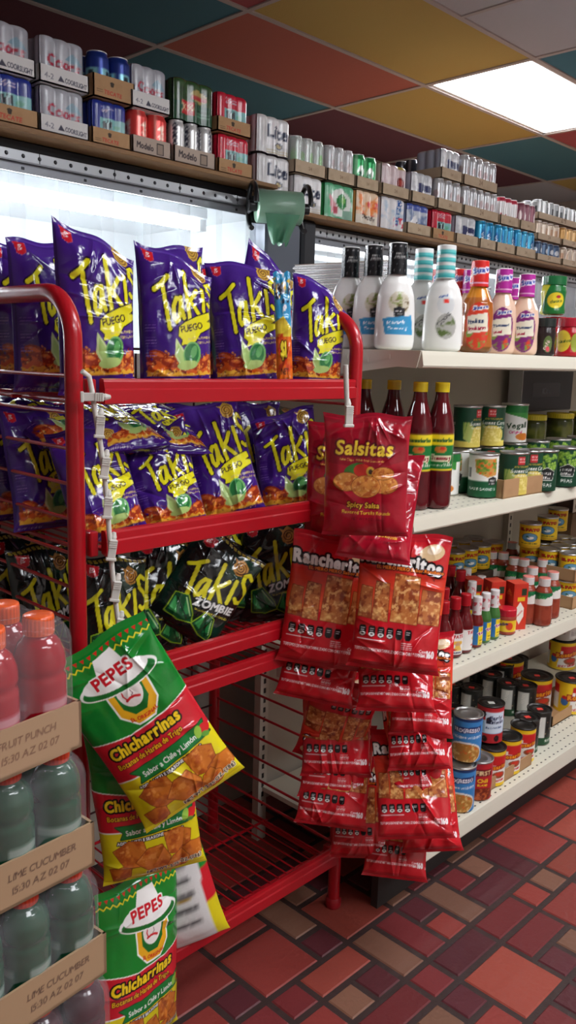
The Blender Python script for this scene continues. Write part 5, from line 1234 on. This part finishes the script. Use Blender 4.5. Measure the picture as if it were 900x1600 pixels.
# ================================================================ DRINK PACKS, FRONT LEFT
def drink_bottle(col, capc):
    cv = Cv(120, .8, col); k = np.array(col, float)
    for x in (.5, 1., 0.):
        cv.rect(x-.2, .50, x+.2, .72, tuple(k*.75+60)); cv.text('G', x, .69, .17, (225, 228, 225), 0, .05, .1, align='c'); cv.rect(x-.2, .44, x+.2, .50, tuple(k*.4+130))
    pr = [(0, 0), (.024, 0), (.030, .004), (.0305, .02), (.029, .028), (.0305, .036), (.0305, .085), (.028, .092), (.0305, .10), (.029, .115), (.024, .128), (.0165, .136), (.0155, .142)]
    zz = np.linspace(0, .142, 50); rr = np.interp(zz, [p[1] for p in pr[1:]], [p[0] for p in pr[1:]])
    b = label_lathe('bottle', [(0, 0)]+list(zip(rr, zz)), cv, 48, GLOSS()).build('bottle', mat('drink_plastic', None, .15, 0, .4))
    c = MB(); th = 48; prof = [(.0175, .138), (.018, .140), (.018, .156), (.0172, .160), (.015, .161), (0, .161)]
    cols = np.tile(np.array(capc, float), (len(prof), th, 1)); cols[1:3, ::2] *= .85
    c.lathe(prof, th, cols); return b, c.build('cap', GLOSS())
BT = {'red': drink_bottle((158, 10, 26), (232, 96, 44)), 'lime': drink_bottle((26, 74, 48), (206, 64, 34)), 'purple': drink_bottle((70, 26, 36), (206, 64, 34))}
YGA = .82; NB = 7; DB = .0655
base = on_y(128, 1166, YGA)
for k, (kind, tray, lab) in enumerate([('red', 'gatored', 'shrink wrapped case of red drinks with orange caps, topmost of the stack'), ('lime', 'gatolime', 'shrink wrapped case of green drink bottles directly under the red drinks'),
        ('lime', 'gatolime', 'lower shrink wrapped case of green drink bottles, third from the top of the stack'), ('purple', 'gatored', 'case of dark purplish drink bottles at the bottom left corner of the photo'), ('lime', 'gatolime', 'drink case low in the stack below the photo'), ('lime', 'gatolime', 'drink case low in the stack below the photo')]):
    W = NB*DB; D = 3*DB; zb = base[2]-k*base[2]/5.0
    if zb < -.001: break
    zb = max(zb, 0)
    t = thing('drink_case', lab, 'drink case', (base[0]+.019*k, YGA+.006*k, zb), math.radians((8, 4, 6, 5, 5, 5)[k]), 'cases of bottled drinks')
    o = link('cardboard_tray', tray_mesh(W, D, .058, tray), t); o.location = (-W, 0, 0)
    r = random.Random(k)
    for j in range(3):
        for i in range(NB):
            b = link('bottle', BT[kind][0], t); b.location = (-(i+.5)*DB, (j+.5)*DB, .005); b.rotation_euler = (0, 0, r.uniform(-.6, .6)+.3); link('cap', BT[kind][1], b)
    o = link('shrink_wrap', scallop_film(W+.004, D+.004, NB, 3, .060, .152 if k else .165, Cv(8, .5, (220, 220, 220)), film_mat('drink_film', (206, 206, 210), .11, .10), inset=.03, dep=.35), t); o.location = (-W-.002, -.002, 0)

# ================================================================ GOODS ON THE SHELVES
KIT = {}
def kit(k, *a, **kw):
    key = (k,)+a+tuple(sorted(kw.items()))
    if key not in KIT: KIT[key] = can_kit(k, *a, **kw) if a else bottle_kit(k)
    return KIT[key]
def stand(name, kt, label, cat, px, py, z, r, Y=None, rz=None, group=None, scale=1.):
    """stand something on the shelf of height z where the photo shows the front of its foot (or at depth Y)."""
    if Y is None:
        p = on_z(px, py, z); d = np.array([p[0], p[1]]); d /= np.linalg.norm(d); p = np.array([p[0]+d[0]*r, p[1]+d[1]*r, z])
    else: p = on_y(px, py, Y); p[2] = z
    a = -math.radians(azim(p)) if rz is None else rz
    return place(name, kt, label, cat, (p[0], p[1], z+.0015), a, group, scale)
S1, S2, S3, S4 = SHZ
BS = (1.16, 1.16, 1.02); TS = (1.16, 1.16, 1.02); IS = (1.12, 1.12, 1.0)
G = 'dressing bottles on the upper shelf'
for k, (x, y, kd, rz, lab, sc) in enumerate([
    (1.512, 1.165, 'ranch_black', -.62, 'white dressing bottle with a black cap and full blue label, nearest of three', BS),
    (1.512, 1.232, 'ranch_black', -.6, 'white dressing bottle with a black cap, middle of three', BS), (1.512, 1.300, 'ranch_black', -.6, 'white dressing bottle with a black cap, hindmost beside the foil sheet', BS)]):
    place('dressing_bottle', kit(kd), lab, 'dressing bottle', (x, y, S1+.0015), rz, G, sc)
for (px, Y, kd, lab, sc) in [(689, 1.125, 'ranch_teal', 'white dressing bottle with a teal striped cap and a red price sticker, in front', TS), (655, 1.20, 'ranch_teal', 'white dressing bottle with a teal striped cap, behind the stickered one', TS),
    (742, 1.12, 'italian', 'amber dressing bottle with a red cap', IS), (780, 1.16, 'thousand', 'pink dressing bottle with a purple cap just right of the amber one', IS), (816, 1.12, 'thousand', 'pink dressing bottle with a purple cap beside the dark jar', (1.06, 1.06, .95)),
    (680, 1.31, 'french', 'red capped dressing bottle hidden behind the teal capped bottles', 1.), (713, 1.26, 'french', 'red capped dressing bottle peeking out left of the amber bottle', 1.), (728, 1.22, 'thousand', 'purple capped bottle whose edge shows behind the amber dressing', .98), (797, 1.25, 'thousand', 'purple capped bottle glimpsed between the two pink dressings', 1.)]:
    stand('dressing_bottle', kit(kd), lab, 'dressing bottle', px, 546, S1, .03, Y, None, G, sc)
stand('coffee_jar', kit('jar_dark'), 'small dark jar with a black lid under the green lidded jar', 'jar', 849, 548, S1, .035, 1.12, None, 'jars on the upper shelf', (.72, .72, .80))
stand('salsa_jar', kit('jar_red'), 'red jar with a red lid at the right edge of the upper shelf', 'jar', 888, 549, S1, .035, 1.115, None, 'jars on the upper shelf', .86)
stand('salsa_jar', kit('jar_red'), 'red jar with a red lid supporting the green lidded jar', 'jar', 866, 520, S1, .035, 1.20, None, 'jars on the upper shelf', .92)
stand('salsa_jar', kit('jar_green'), 'green jar with a green lid and yellow label stacked on other jars', 'jar', 864, 472, S1+.1245*.92+.002, .035, 1.185, None, 'jars on the upper shelf', .86)
# second shelf
p0 = on_z(684, 797, S2); p1_ = on_z(650, 799, S2); G = 'dark red sauce bottles with yellow caps'
for k, (x, y, lab) in enumerate([(p0[0]+.022, p0[1]+.022, 'dark red sauce bottle with a yellow cap, rightmost and nearest'), (p1_[0]+.022, p1_[1]+.022, 'dark red sauce bottle with a yellow cap, just left of the nearest one'),
    (p1_[0]+.06, p1_[1]+.125, 'yellow capped sauce bottle third from the right, behind the front pair'), (p1_[0]+.012, p1_[1]+.175, 'yellow capped sauce bottle farthest left beside the red rack tube')]):
    place('sauce_bottle', kit('chamoy'), lab, 'sauce bottle', (x, y, S2+.0015), -math.radians(48), G)
G = 'vegetable cans on the second shelf'; r, h = .037, .111
ck = lambda kd, **kw: kit(kd, r, h, **kw)
def can_at(kd, px, py, z, lab, grp=G, rz=None, Y=None, **kw): return stand('food_can', ck(kd, **kw), lab, 'food can', px, py, z, r, Y, rz, grp)
can_at('peascarrots', 752, 780, S2, 'white and green can of peas and carrots standing in front')
can_at('peascarrots', 716, 772, S2, 'white can left of the peas and carrots can, its label turned away', rz=1.2)
can_at('veg', 693, 776, S2, 'white can half hidden by the yellow capped sauce bottle', rz=-1.4)
can_at('corn', 799, 776, S2, 'green corn can in the cardboard tray, left of the two', rz=-.55); can_at('corn', 822, 771, S2, 'green corn can in the cardboard tray, right of the two', rz=-.75)
can_at('peas', 845, 770, S2, 'green can of peas at the right end of the cardboard tray', rz=-.75); can_at('peas', 880, 763, S2, 'green can of peas standing right of the cardboard tray', rz=-.9)
back2 = [(728, 1.215, 'corn'), (765, 1.20, 'corn'), (801, 1.22, 'veg')]
for k, (px, Y, kd) in enumerate(back2):
    can_at('corn' if k < 2 else 'peas', px, 720, S2, ['dark can under the upper can of olive green label', 'dark can under the upper sweet corn can', 'dark can under the upper white vegetable can'][k], Y=Y)
    can_at(kd, px, 690, S2+h+.001, ['green can turned sideways, leftmost of the three stacked cans', 'sweet corn can in the middle of the three stacked cans', 'white and green vegetable can, rightmost of the three stacked cans'][k], Y=Y, rz=(-.1, None, -.75)[k])
for k, (px, Y) in enumerate(((838, 1.22), (872, 1.215), (904, 1.21))): can_at('peas', px, 700, S2, 'dark topped can in the second row behind the peas', Y=Y)
c0 = on_z(779, 779, S2); t = thing('cardboard_tray', 'low brown cardboard tray holding four green cans on the second shelf', 'tray', (c0[0]-.005, c0[1]-.014, S2+.0005), math.radians(-2))
tm = tray_mesh(.245, .095, .048, 'brown'); link('tray_body', tm, t)
for k, (px, Y) in enumerate(((829, 1.40), (872, 1.40), (906, 1.40))): stand('pickle_jar', kit('pickle'), ['green pickle jar with a yellow lid, left of the pair', 'green pickle jar with a yellow lid, right of the pair', 'pickle jar with a yellow lid at the right edge'][k], 'jar', px, 690, S2+.06, .049, Y, None, 'pickle jars at the back')
q = MB(); a = on_y(822, 690, 1.41); q.box((a[0]-.03, 1.33, S2+.001), (a[0]+.36, 1.49, S2+.0605), (150, 120, 84), .003)
tag(link('jar_carton', q.build('jar_carton', CARD(), smooth=False)), 'closed low carton under the yellow lidded pickle jars', 'carton')
t = thing('black_box', 'black plastic box behind the pickle jars at the back of the second shelf', 'box', (a[0]+.0, 1.485, S2+.172))
q = MB(); q.box((-.0, -.03, 0), (.4, .004, .15), bev=.004); link('box_body', q.build('box_body', mat('black_box_plastic', (20, 22, 28), .3), smooth=False), t)
q = MB(); q.box((-.012, -.05, -.16), (-.006, -.0, .16)); q.box((.0, -.048, .14), (.4, -.02, .145)); link('clear_stand', q.build('clear_stand', film_mat('clear_plastic', (220, 224, 226), .35), smooth=False), t)
q = MB(); cc = Cv(120, .25, (20, 22, 28)); cc.text('ION', .5, .2, .16, (70, 74, 84), 0, .02, align='c'); X, Z = np.meshgrid(np.linspace(.1, .3, 60), np.linspace(.05, .10, 16)); q.grid(np.stack([X, X*0-.0305, Z], -1), cc.at((X-.1)/.2, 1-(Z-.05)/.05)); link('lettering', q.build('lettering', GLOSS()), t)
# third shelf
G = 'hot sauce bottles on the third shelf'
def bt(kd, px, py, z, lab, rr, grp=G, Y=None, rz=None, sc=1., nm='sauce_bottle', cat='sauce bottle'): return stand(nm, kit(kd), lab, cat, px, py, z, rr, Y, rz, grp, sc)
bt('tapatio', 688, 1038, S3, 'red capped hot sauce bottle nearest the hanging red bags', .024); bt('tapatio', 706, 1030, S3, 'red capped hot sauce bottle in the middle of three', .024, rz=-.5); bt('tapatio', 722, 1023, S3, 'red capped hot sauce bottle showing its barcode, right of three', .024, rz=.6)
for k, (px, Y) in enumerate(((673, 1.17), (692, 1.175), (716, 1.25), (668, 1.26), (700, 1.30))): bt('tapatio', px, 960, S3, ['red capped hot sauce bottle behind the one nearest the red bags', 'red capped hot sauce bottle behind the gap of the front three', 'red capped hot sauce bottle in the back row below the shelf wall', 'red capped hot sauce bottle at the left end of the back row', 'red capped hot sauce bottle deepest in the corner'][k], .024, Y=Y)
bt('yucateco_red', 741, 1014, S3, 'small red hot sauce bottle with a white cap and yellow label', .019, rz=-.5); bt('yucateco_green', 754, 1007, S3, 'small green hot sauce bottle with a white cap, left of two', .019, rz=-.5); bt('yucateco_green', 768, 1001, S3, 'small green hot sauce bottle with a white cap, right of two', .019, rz=-.5)
for k, (px, Y) in enumerate(((736, 1.20), (750, 1.215), (727, 1.29))): bt('yucateco_red', px, 940, S3, ['white capped sauce bottle behind the small red one', 'white capped sauce bottle behind the small green ones', 'white capped sauce bottle deep behind the red caps'][k], .019, Y=Y)
stand('spice_jar', kit('spicejar'), 'squat spice jar with a red lid and yellow label', 'spice jar', 789, 994, S3, .027)
def sauce_box(label, loc, rz):
    t = thing('sauce_box', label, 'carton', loc, rz, 'orange red sauce cartons'); W, D, hh = .045, .045, .132
    cv = Cv(90, hh/W, (206, 54, 34)); cv.poly([(.5, 1.15), (.78, 1.55), (.78, 2.1), (.5, 2.6), (.22, 2.1), (.22, 1.55)], (236, 232, 222)); cv.text('TABASCO', .5, 1.95, .14, (190, 40, 40), 45, .04, align='c', sx=.9); cv.rect(.3, .85, .8, 1.1, (236, 190, 40)); cv.rect(.55, .3, .9, .75, (40, 60, 40)); cv.stroke([(.06, .0), (.06, 2.9)], .03, (170, 40, 26))
    cs = Cv(90, hh/W, (190, 50, 36)); cs.text('PEPPER', .5, .8, .18, (226, 140, 60), 0, .02, align='c'); cs.poly([(.25, .65), (.5, .35), (.75, .65)], (226, 130, 60), a=.7); cs.text('SAUCE', .5, 1.4, .18, (140, 30, 24), 0, .03, align='c')
    n, m_ = 40, 90; U, V = np.meshgrid(np.linspace(0, 1, n), np.linspace(0, 1, m_)); q = MB()
    q.grid(np.stack([(U-.5)*W, U*0-D/2, V*hh], -1), cv.at(U, 1-V)); q.grid(np.stack([U*0-W/2, (.5-U)*D, V*hh], -1), cs.at(U, 1-V)); q.box((-W/2+.0006, -D/2+.0006, 0), (W/2, D/2, hh), (196, 54, 40)); link('carton_body', q.build('carton_body', PAPER(), smooth=False), t)
    q = MB(); q.box((-W/2, -D/2, hh), (W/2, D/2, hh+.0012), (214, 76, 56)); q.box((-W/2+.004, -D/2-.0006, hh-.012), (W/2-.004, -D/2, hh), (200, 56, 40)); link('top_flap', q.build('top_flap', PAPER(), smooth=False), t)
p = on_z(812, 987, S3)
for k, (dx, dy) in enumerate(((0.02, .03), (-.012, .082), (-.044, .135))): sauce_box(['front orange red sauce carton showing its white diamond', 'middle orange red sauce carton', 'rear orange red sauce carton'][k], (p[0]+dx, p[1]+dy, S3+.0012), math.radians(-28))
G2 = 'white capped chile powder bottles'
n = 0
for (px, py, Y) in [(845, 980, None), (858, 968, None), (820, 977, None), (828, 940, 1.17), (843, 935, 1.20), (858, 930, 1.23), (815, 925, 1.24), (830, 922, 1.27), (800, 920, 1.27), (845, 915, 1.30), (815, 915, 1.33), (783, 915, 1.33), (765, 915, 1.36), (796, 910, 1.39)]:
    bt('chilepowder', px, py, S3, ['red brown spice bottle with a white cap standing nearest', 'white capped spice bottle just right of the nearest one', 'white capped spice bottle beside the orange red carton'][n] if n < 3 else 'white capped spice bottle, %s in the crowd behind' % ('first second third fourth fifth sixth seventh eighth ninth tenth eleventh'.split()[n-3]), .027, G2, Y=Y, nm='spice_bottle', cat='spice bottle'); n += 1
G3 = 'yellow sauce cans'; re_, he = .033, .078
def ep(px, py, z, lab, Y, rz=None): stand('sauce_can', kit('elpato', re_, he), lab, 'food can', px, py, z, re_, Y, rz, G3)
t0 = on_y(873, 985, 1.13); t = thing('cardboard_tray', 'lower brown tray of yellow sauce cans on the third shelf', 'tray', (t0[0]-.01, 1.09, S3+.001), 0, 'trays of yellow sauce cans'); tr1 = tray_mesh(.29, .21, .038, 'sauce'); link('tray_body', tr1, t)
t = thing('cardboard_tray', 'upper brown tray of yellow sauce cans on the third shelf', 'tray', (t0[0]-.01, 1.09, S3+.086), 0, 'trays of yellow sauce cans'); link('tray_body', tr1, t)
for lv in range(2):
    for j in range(3):
        for i in range(4):
            x = t0[0]-.01+.038+i*.0705; y = 1.09+.038+j*.067
            lab = 'yellow sauce can in the %s tray, %s row, %s from the left' % (('lower', 'upper')[lv], ('front', 'second', 'third')[j], ('first', 'second', 'third', 'fourth')[i])
            place('sauce_can', kit('elpato', re_, he), lab, 'food can', (x, y, S3+.006+lv*.085), -.9-.3*i, G3)
for k, (px, Y) in enumerate(((827, 1.24), (853, 1.26), (868, 1.31))): ep(px, 850, S3+.006+.085+he+.003, ['yellow sauce can on top, leftmost of three', 'yellow sauce can on top, middle of three', 'yellow sauce can on top, rightmost of three'][k], Y)
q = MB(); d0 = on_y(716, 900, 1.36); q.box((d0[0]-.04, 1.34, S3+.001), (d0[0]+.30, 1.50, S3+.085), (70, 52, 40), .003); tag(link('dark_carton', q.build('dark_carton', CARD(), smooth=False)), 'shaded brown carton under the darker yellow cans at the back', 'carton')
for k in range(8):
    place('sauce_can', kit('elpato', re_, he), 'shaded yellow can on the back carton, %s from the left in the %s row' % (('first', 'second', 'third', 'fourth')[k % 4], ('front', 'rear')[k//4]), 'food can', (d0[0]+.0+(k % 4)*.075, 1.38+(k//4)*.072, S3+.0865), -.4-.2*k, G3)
d1 = on_y(880, 840, 1.47); t = thing('carton', 'white and dark carton lettered for sauce at the back of the third shelf', 'carton', (d1[0]-.05, 1.418, S3+.181))
q = MB(); q.box((0, 0, 0), (.36, .07, .09), (60, 44, 40), .002); link('carton_body', q.build('carton_body', CARD(), smooth=False), t); q = MB(); cc = Cv(160, .2, (206, 200, 190)); cc.text('HOT TOMATO SAUCE', .05, .15, .10, (70, 50, 44), 0, .02); X, Z = np.meshgrid(np.linspace(0.0, .36, 110), np.linspace(.0, .05, 20)); q.grid(np.stack([X, X*0-.001, Z], -1), cc.at(X/.36, 1-Z/.05)); link('printed_band', q.build('printed_band', CARD()), t)
q = MB(); q.box((d1[0]-.06, 1.41, S3+.001), (d1[0]+.32, 1.490, S3+.1795), (110, 84, 60), .003); tag(link('brown_carton', q.build('brown_carton', CARD(), smooth=False)), 'plain brown carton under the lettered sauce carton', 'carton')
# base shelf
G4 = 'cans on the bottom shelf'
PR = kit('progresso', .038, .125)
stand('food_can', PR, 'blue soup can standing under another at the left of the bottom shelf', 'food can', 716, 1272, S4, .038, None, None, G4); stand('food_can', PR, 'upper blue soup can stacked on the other one', 'food can', 721, 1272, S4+.1255, .038, float(on_z(716, 1272, S4)[1])+.028, None, G4)
stand('food_can', kit('chili', r, h), 'red chili can right of the blue soup cans', 'food can', 744, 1253, S4, r, None, -.55, G4)
RO = kit('rosarita', r, .108, lidmat=DARKTIN())
for k, (px, py) in enumerate(((765, 1231), (790, 1213), (813, 1194))): stand('food_can', RO, ['white refried bean can under the olive can', 'white refried bean can, middle of three in the tray', 'white refried bean can, right of three in the tray'][k], 'food can', px, py, S4, r, None, -.75, G4)
p = on_z(765, 1231, S4); stand('food_can', kit('olive', r, h, lidmat=DARKTIN(), tagcol=(206, 206, 196)), 'red and pale blue olive can stacked on top with a white sticker', 'food can', 762, 1170, S4+.1095, r, float(p[1])+.045, -.75, G4)
OL = kit('blackolive', r, .108, lidmat=DARKTIN(), tagcol=(226, 70, 60))
for k, (px, py, Y) in enumerate(((819, 1180, None), (838, 1166, None), (790, 1120, 1.30), (818, 1110, 1.25), (764, 1100, 1.38), (782, 1090, 1.40), (735, 1100, 1.36), (710, 1110, 1.30), (805, 1080, 1.40), (705, 1090, 1.42), (738, 1090, 1.45))):
    stand('food_can', OL, ['dark olive can with a red sticker, nearest beside the tray', 'dark olive can with a red sticker, right of the nearest', 'dark can with a red sticker behind the refried beans', 'dark can with a red sticker behind the nearest olive can', 'dark can with a red sticker near the middle of the back rows', 'dark can with a red sticker left of the large bean cans', 'dark can with a red sticker behind the olive can on top', 'dark can with a red sticker behind the blue soup cans', 'dark can with a red sticker in front of the large bean cans', 'dark can deep at the left of the bottom shelf', 'dark can deep at the back of the bottom shelf'][k], 'food can', px, py, S4, r, Y, -.55-.1*k, G4)
BC = kit('bigcan', .052, .115, lidmat=DARKTIN(), tagcol=(226, 70, 60))
for k, (px, py, Y, rz, z) in enumerate(((888, 1118, None, -.55, S4), (836, 1090, 1.26, -.9, S4), (793, 1060, 1.41, -.9, S4), (925, 1095, None, -.8, S4), (875, 1060, 1.38, -.8, S4))):
    stand('food_can', BC, ['large yellow white bean can with a red sticker in the right tray', 'large bean can left of the one in the right tray', 'large bean can at the back left of the others', 'large bean can at the right edge of the photo', 'large dark topped can under the glass jar'][k], 'large can', px, py, z, .052, Y, rz, 'large bean cans')
stand('glass_jar', kit('bigjar'), 'large jar with dark contents and a white label on top of a can', 'jar', 876, 1040, S4+.1165, .053, 1.38, -.9, None, .92)
p = on_z(757, 1241, S4); q = on_z(829, 1195, S4); L = float(np.linalg.norm(q-p)); t = thing('cardboard_tray', 'brown tray in front of the refried bean cans on the bottom shelf', 'tray', (p[0], p[1]-.002, S4+.001), math.atan2(q[1]-p[1], q[0]-p[0])); link('tray_body', tray_mesh(L, .09, .036, 'brown'), t)
p = on_z(862, 1137, S4); t = thing('cardboard_tray', 'brown tray around the large bean can at the right of the bottom shelf', 'tray', (p[0], p[1]+.0, S4+.001), 0); link('tray_body', tray_mesh(.36, .12, .036, 'brown'), t)

# ================================================================ BEER ON THE LEDGES
GB = 'multipacks of canned beer on the ledge'
HL = .127
def pk(pa, pb, pz, lvl, zb, style, art, tray, lab, Y=YL, ny=3, **kw):
    hl = HL
    if pa >= 840: hl = .099; kw = dict(kw, top=.098, th=.034)
    xa, xb = float(on_y(pa, pz, Y)[0]), float(on_y(pb, pz, Y)[0])
    beer_pack(lab, GB, xa, xb-.004, Y, zb+.001+lvl*hl, style, art, tray, ny=ny, **kw)
pk(-22, 63, 215, 0, zL, 'film', 'tecblue', 'tec', 'blue beer multipack in a brown tray at the left edge, lower layer', sidecol=(34, 52, 140))
pk(63, 141, 215, 0, zL, 'film', 'coors', 'coors', 'silver beer multipack in a white tray, lower of two, second from the left')
pk(144, 206, 225, 0, zL, 'film', 'tecblue', 'tec', 'blue beer multipack in a brown tray beside the red cans', sidecol=(34, 52, 140))
pk(207, 269, 240, 0, zL, 'cans', 'red', 'modelo', 'pinkish tray of red cans under the silver multipack', th=.05)
pk(272, 338, 250, 0, zL, 'cans', 'modelo', 'modelo', 'pinkish tray of whitish silver cans under the green carton', th=.05)
pk(341, 396, 265, 0, zL, 'film', 'tecred', 'tec', 'red beer multipack in a brown tray, lower of two', sidecol=(196, 30, 56))
pk(-35, 58, 130, 1, zL, 'film', 'coors', 'coors', 'silver beer multipack in a white tray at the left edge, upper layer')
pk(62, 141, 130, 1, zL, 'film', 'coors', 'coors', 'silver beer multipack in a white tray, upper of two, second from the left')
pk(146, 212, 150, 1, zL, 'cans', 'blue', 'tec', 'brown tray of dark blue cans on the blue multipack', th=.062)
pk(206, 268, 170, 1, zL, 'film', 'coors', 'coors', 'silver beer multipack above the red cans', Y=YL-.005)
pk(272, 338, 175, 1, zL, 'film', 'dosxx', None, 'dark green beer carton with a red emblem', sidecol=(44, 70, 40))
pk(340, 394, 190, 1, zL, 'film', 'tecred', 'tec', 'red beer multipack in a brown tray, upper of two', sidecol=(196, 30, 56))
pk(403, 457, 255, 0, zR+.045, 'film', 'lite', None, 'white wrapped beer multipack above the green bag roll, lower of two', Y=YL+.02, sidecol=(190, 180, 184))
pk(403, 457, 195, 1, zR+.045, 'film', 'lite', None, 'white wrapped beer multipack above the green bag roll, upper of two', Y=YL+.02, sidecol=(190, 180, 184))
q = MB(); a0, a1 = float(on_y(404, 270, YL+.02)[0]), float(on_y(456, 270, YL+.02)[0]); q.box((a0, YL+.03, zR+.001), (a1, YL+.22, zR+.044), (150, 120, 90), .002); tag(link('flat_carton', q.build('flat_carton', CARD(), smooth=False)), 'flat brown carton under the white wrapped multipacks above the bag roll', 'carton')
for (pa, pb, pz, lvl, style, art, tray, lab, kw) in [
    (461, 507, 300, 0, 'film', 'lite', None, 'white wrapped beer multipack standing alone right of the bag roll', dict(sidecol=(190, 186, 186))),
    (509, 557, 310, 0, 'film', 'limegreen', None, 'green wrapped multipack with a lime picture', dict(sidecol=(50, 150, 80))),
    (558, 595, 320, 0, 'film', 'orange', None, 'orange and cream wrapped can multipack right of the green one', dict(sidecol=(230, 150, 90))),
    (597, 635, 335, 0, 'film', 'whiteblue', None, 'white wrapped multipack with blue upright lettering', {}),
    (637, 675, 345, 0, 'film', 'natty', 'plain', 'white and blue topped multipack left of the red one', {}),
    (677, 712, 350, 0, 'film', 'tecred', 'tec', 'red beer multipack in a brown tray on the right ledge', dict(sidecol=(196, 30, 56))),
    (714, 749, 360, 0, 'film', 'ice', 'plain', 'silver multipack with a dark blue mark in the lowest layer', {}),
    (751, 776, 375, 0, 'cans', 'sky', 'plain', 'tray of bright blue cans, left of three', {}),
    (777, 806, 380, 0, 'cans', 'sky', 'plain', 'tray of bright blue cans, middle of three', {}),
    (807, 838, 390, 0, 'cans', 'sky', 'plain', 'tray of bright blue cans, right of three', {}),
    (840, 878, 395, 0, 'cans', 'navy', 'plain', 'tray of dark blue cans far along the ledge', {}),
    (880, 915, 400, 0, 'cans', 'cream', 'plain', 'tray of pale cans at the right edge, lowest layer', {}),
    (461, 511, 240, 1, 'clear', 'greensilver', 'plain', 'clear wrapped tray of green and silver cans on the white multipack', {}),
    (513, 557, 250, 1, 'clear', 'silver', 'plain', 'clear wrapped tray of silver cans above the lime picture', {}),
    (558, 594, 270, 1, 'cans', 'green', 'plain', 'tray of mint green cans above the orange pack', {}),
    (598, 641, 290, 1, 'film', 'pink', 'plain', 'pinkish wrapped multipack with a dark red dot', {}),
    (644, 681, 305, 1, 'film', 'ice', 'plain', 'silver multipack with a dark blue mark in the middle layer', {}),
    (685, 724, 310, 1, 'cans', 'silver', 'plain', 'tray of silver cans below the topmost wrapped pack', {}),
    (726, 781, 320, 1, 'cans', 'silver', 'plain', 'long tray of silver cans in the middle layer', {}),
    (783, 812, 335, 1, 'cans', 'pinktop', 'plain', 'tray of silver cans with pink tops', {}),
    (814, 839, 345, 1, 'cans', 'plum', 'plain', 'tray of dark plum coloured cans', {}),
    (841, 878, 360, 1, 'cans', 'cream', 'plain', 'tray of cream cans far along the ledge', {}),
    (880, 915, 370, 1, 'cans', 'tan', 'plain', 'tray of golden tan cans at the right edge', {}),
    (691, 724, 255, 2, 'film', 'ice', 'plain', 'silver multipack with a dark blue mark, topmost under the ceiling', {}),
    (726, 780, 265, 2, 'cans', 'silver', 'plain', 'long tray of silver cans, topmost layer', {}),
    ]:
    pk(pa, pb, pz, lvl, zR, style, art, tray, lab, ny=2 if pa > 740 else 3, **kw)
pk(842, 920, 330, 2, zR, 'cans', 'chrome', 'plain', 'row of chrome cans far right, topmost layer', ny=2)
pk(645, 705, 250, 2, zR, 'cans', 'dark', None, 'dim row of cans coloured dark for shade behind the topmost silver multipack', Y=YL+.22, ny=2)
xa, xb = float(on_y(645, 250, YL+.22)[0]), float(on_y(705, 250, YL+.22)[0])
q = MB(); q.box((xa, YL+.21, zR+.001), (xb, YL+.40, zR+2*HL), (120, 96, 74), .004); tag(link('tall_carton', q.build('tall_carton', CARD(), smooth=False)), 'brown carton under the dim row of cans coloured dark for shade', 'carton')

# ================================================================ LIGHT
W = bpy.data.worlds.new('world'); SC.world = W; W.use_nodes = True
W.node_tree.nodes['Background'].inputs[0].default_value = (.6, .65, .75, 1); W.node_tree.nodes['Background'].inputs[1].default_value = .15
vs = SC.view_settings; vs.view_transform = 'Standard'; vs.look = 'None'; vs.gamma = 1; vs.use_curve_mapping = False; vs.exposure = 0.7
SC.cycles.use_denoising = True; SC.cycles.max_bounces = 8; SC.cycles.transparent_max_bounces = 16
SC.cycles.sample_clamp_indirect = 6
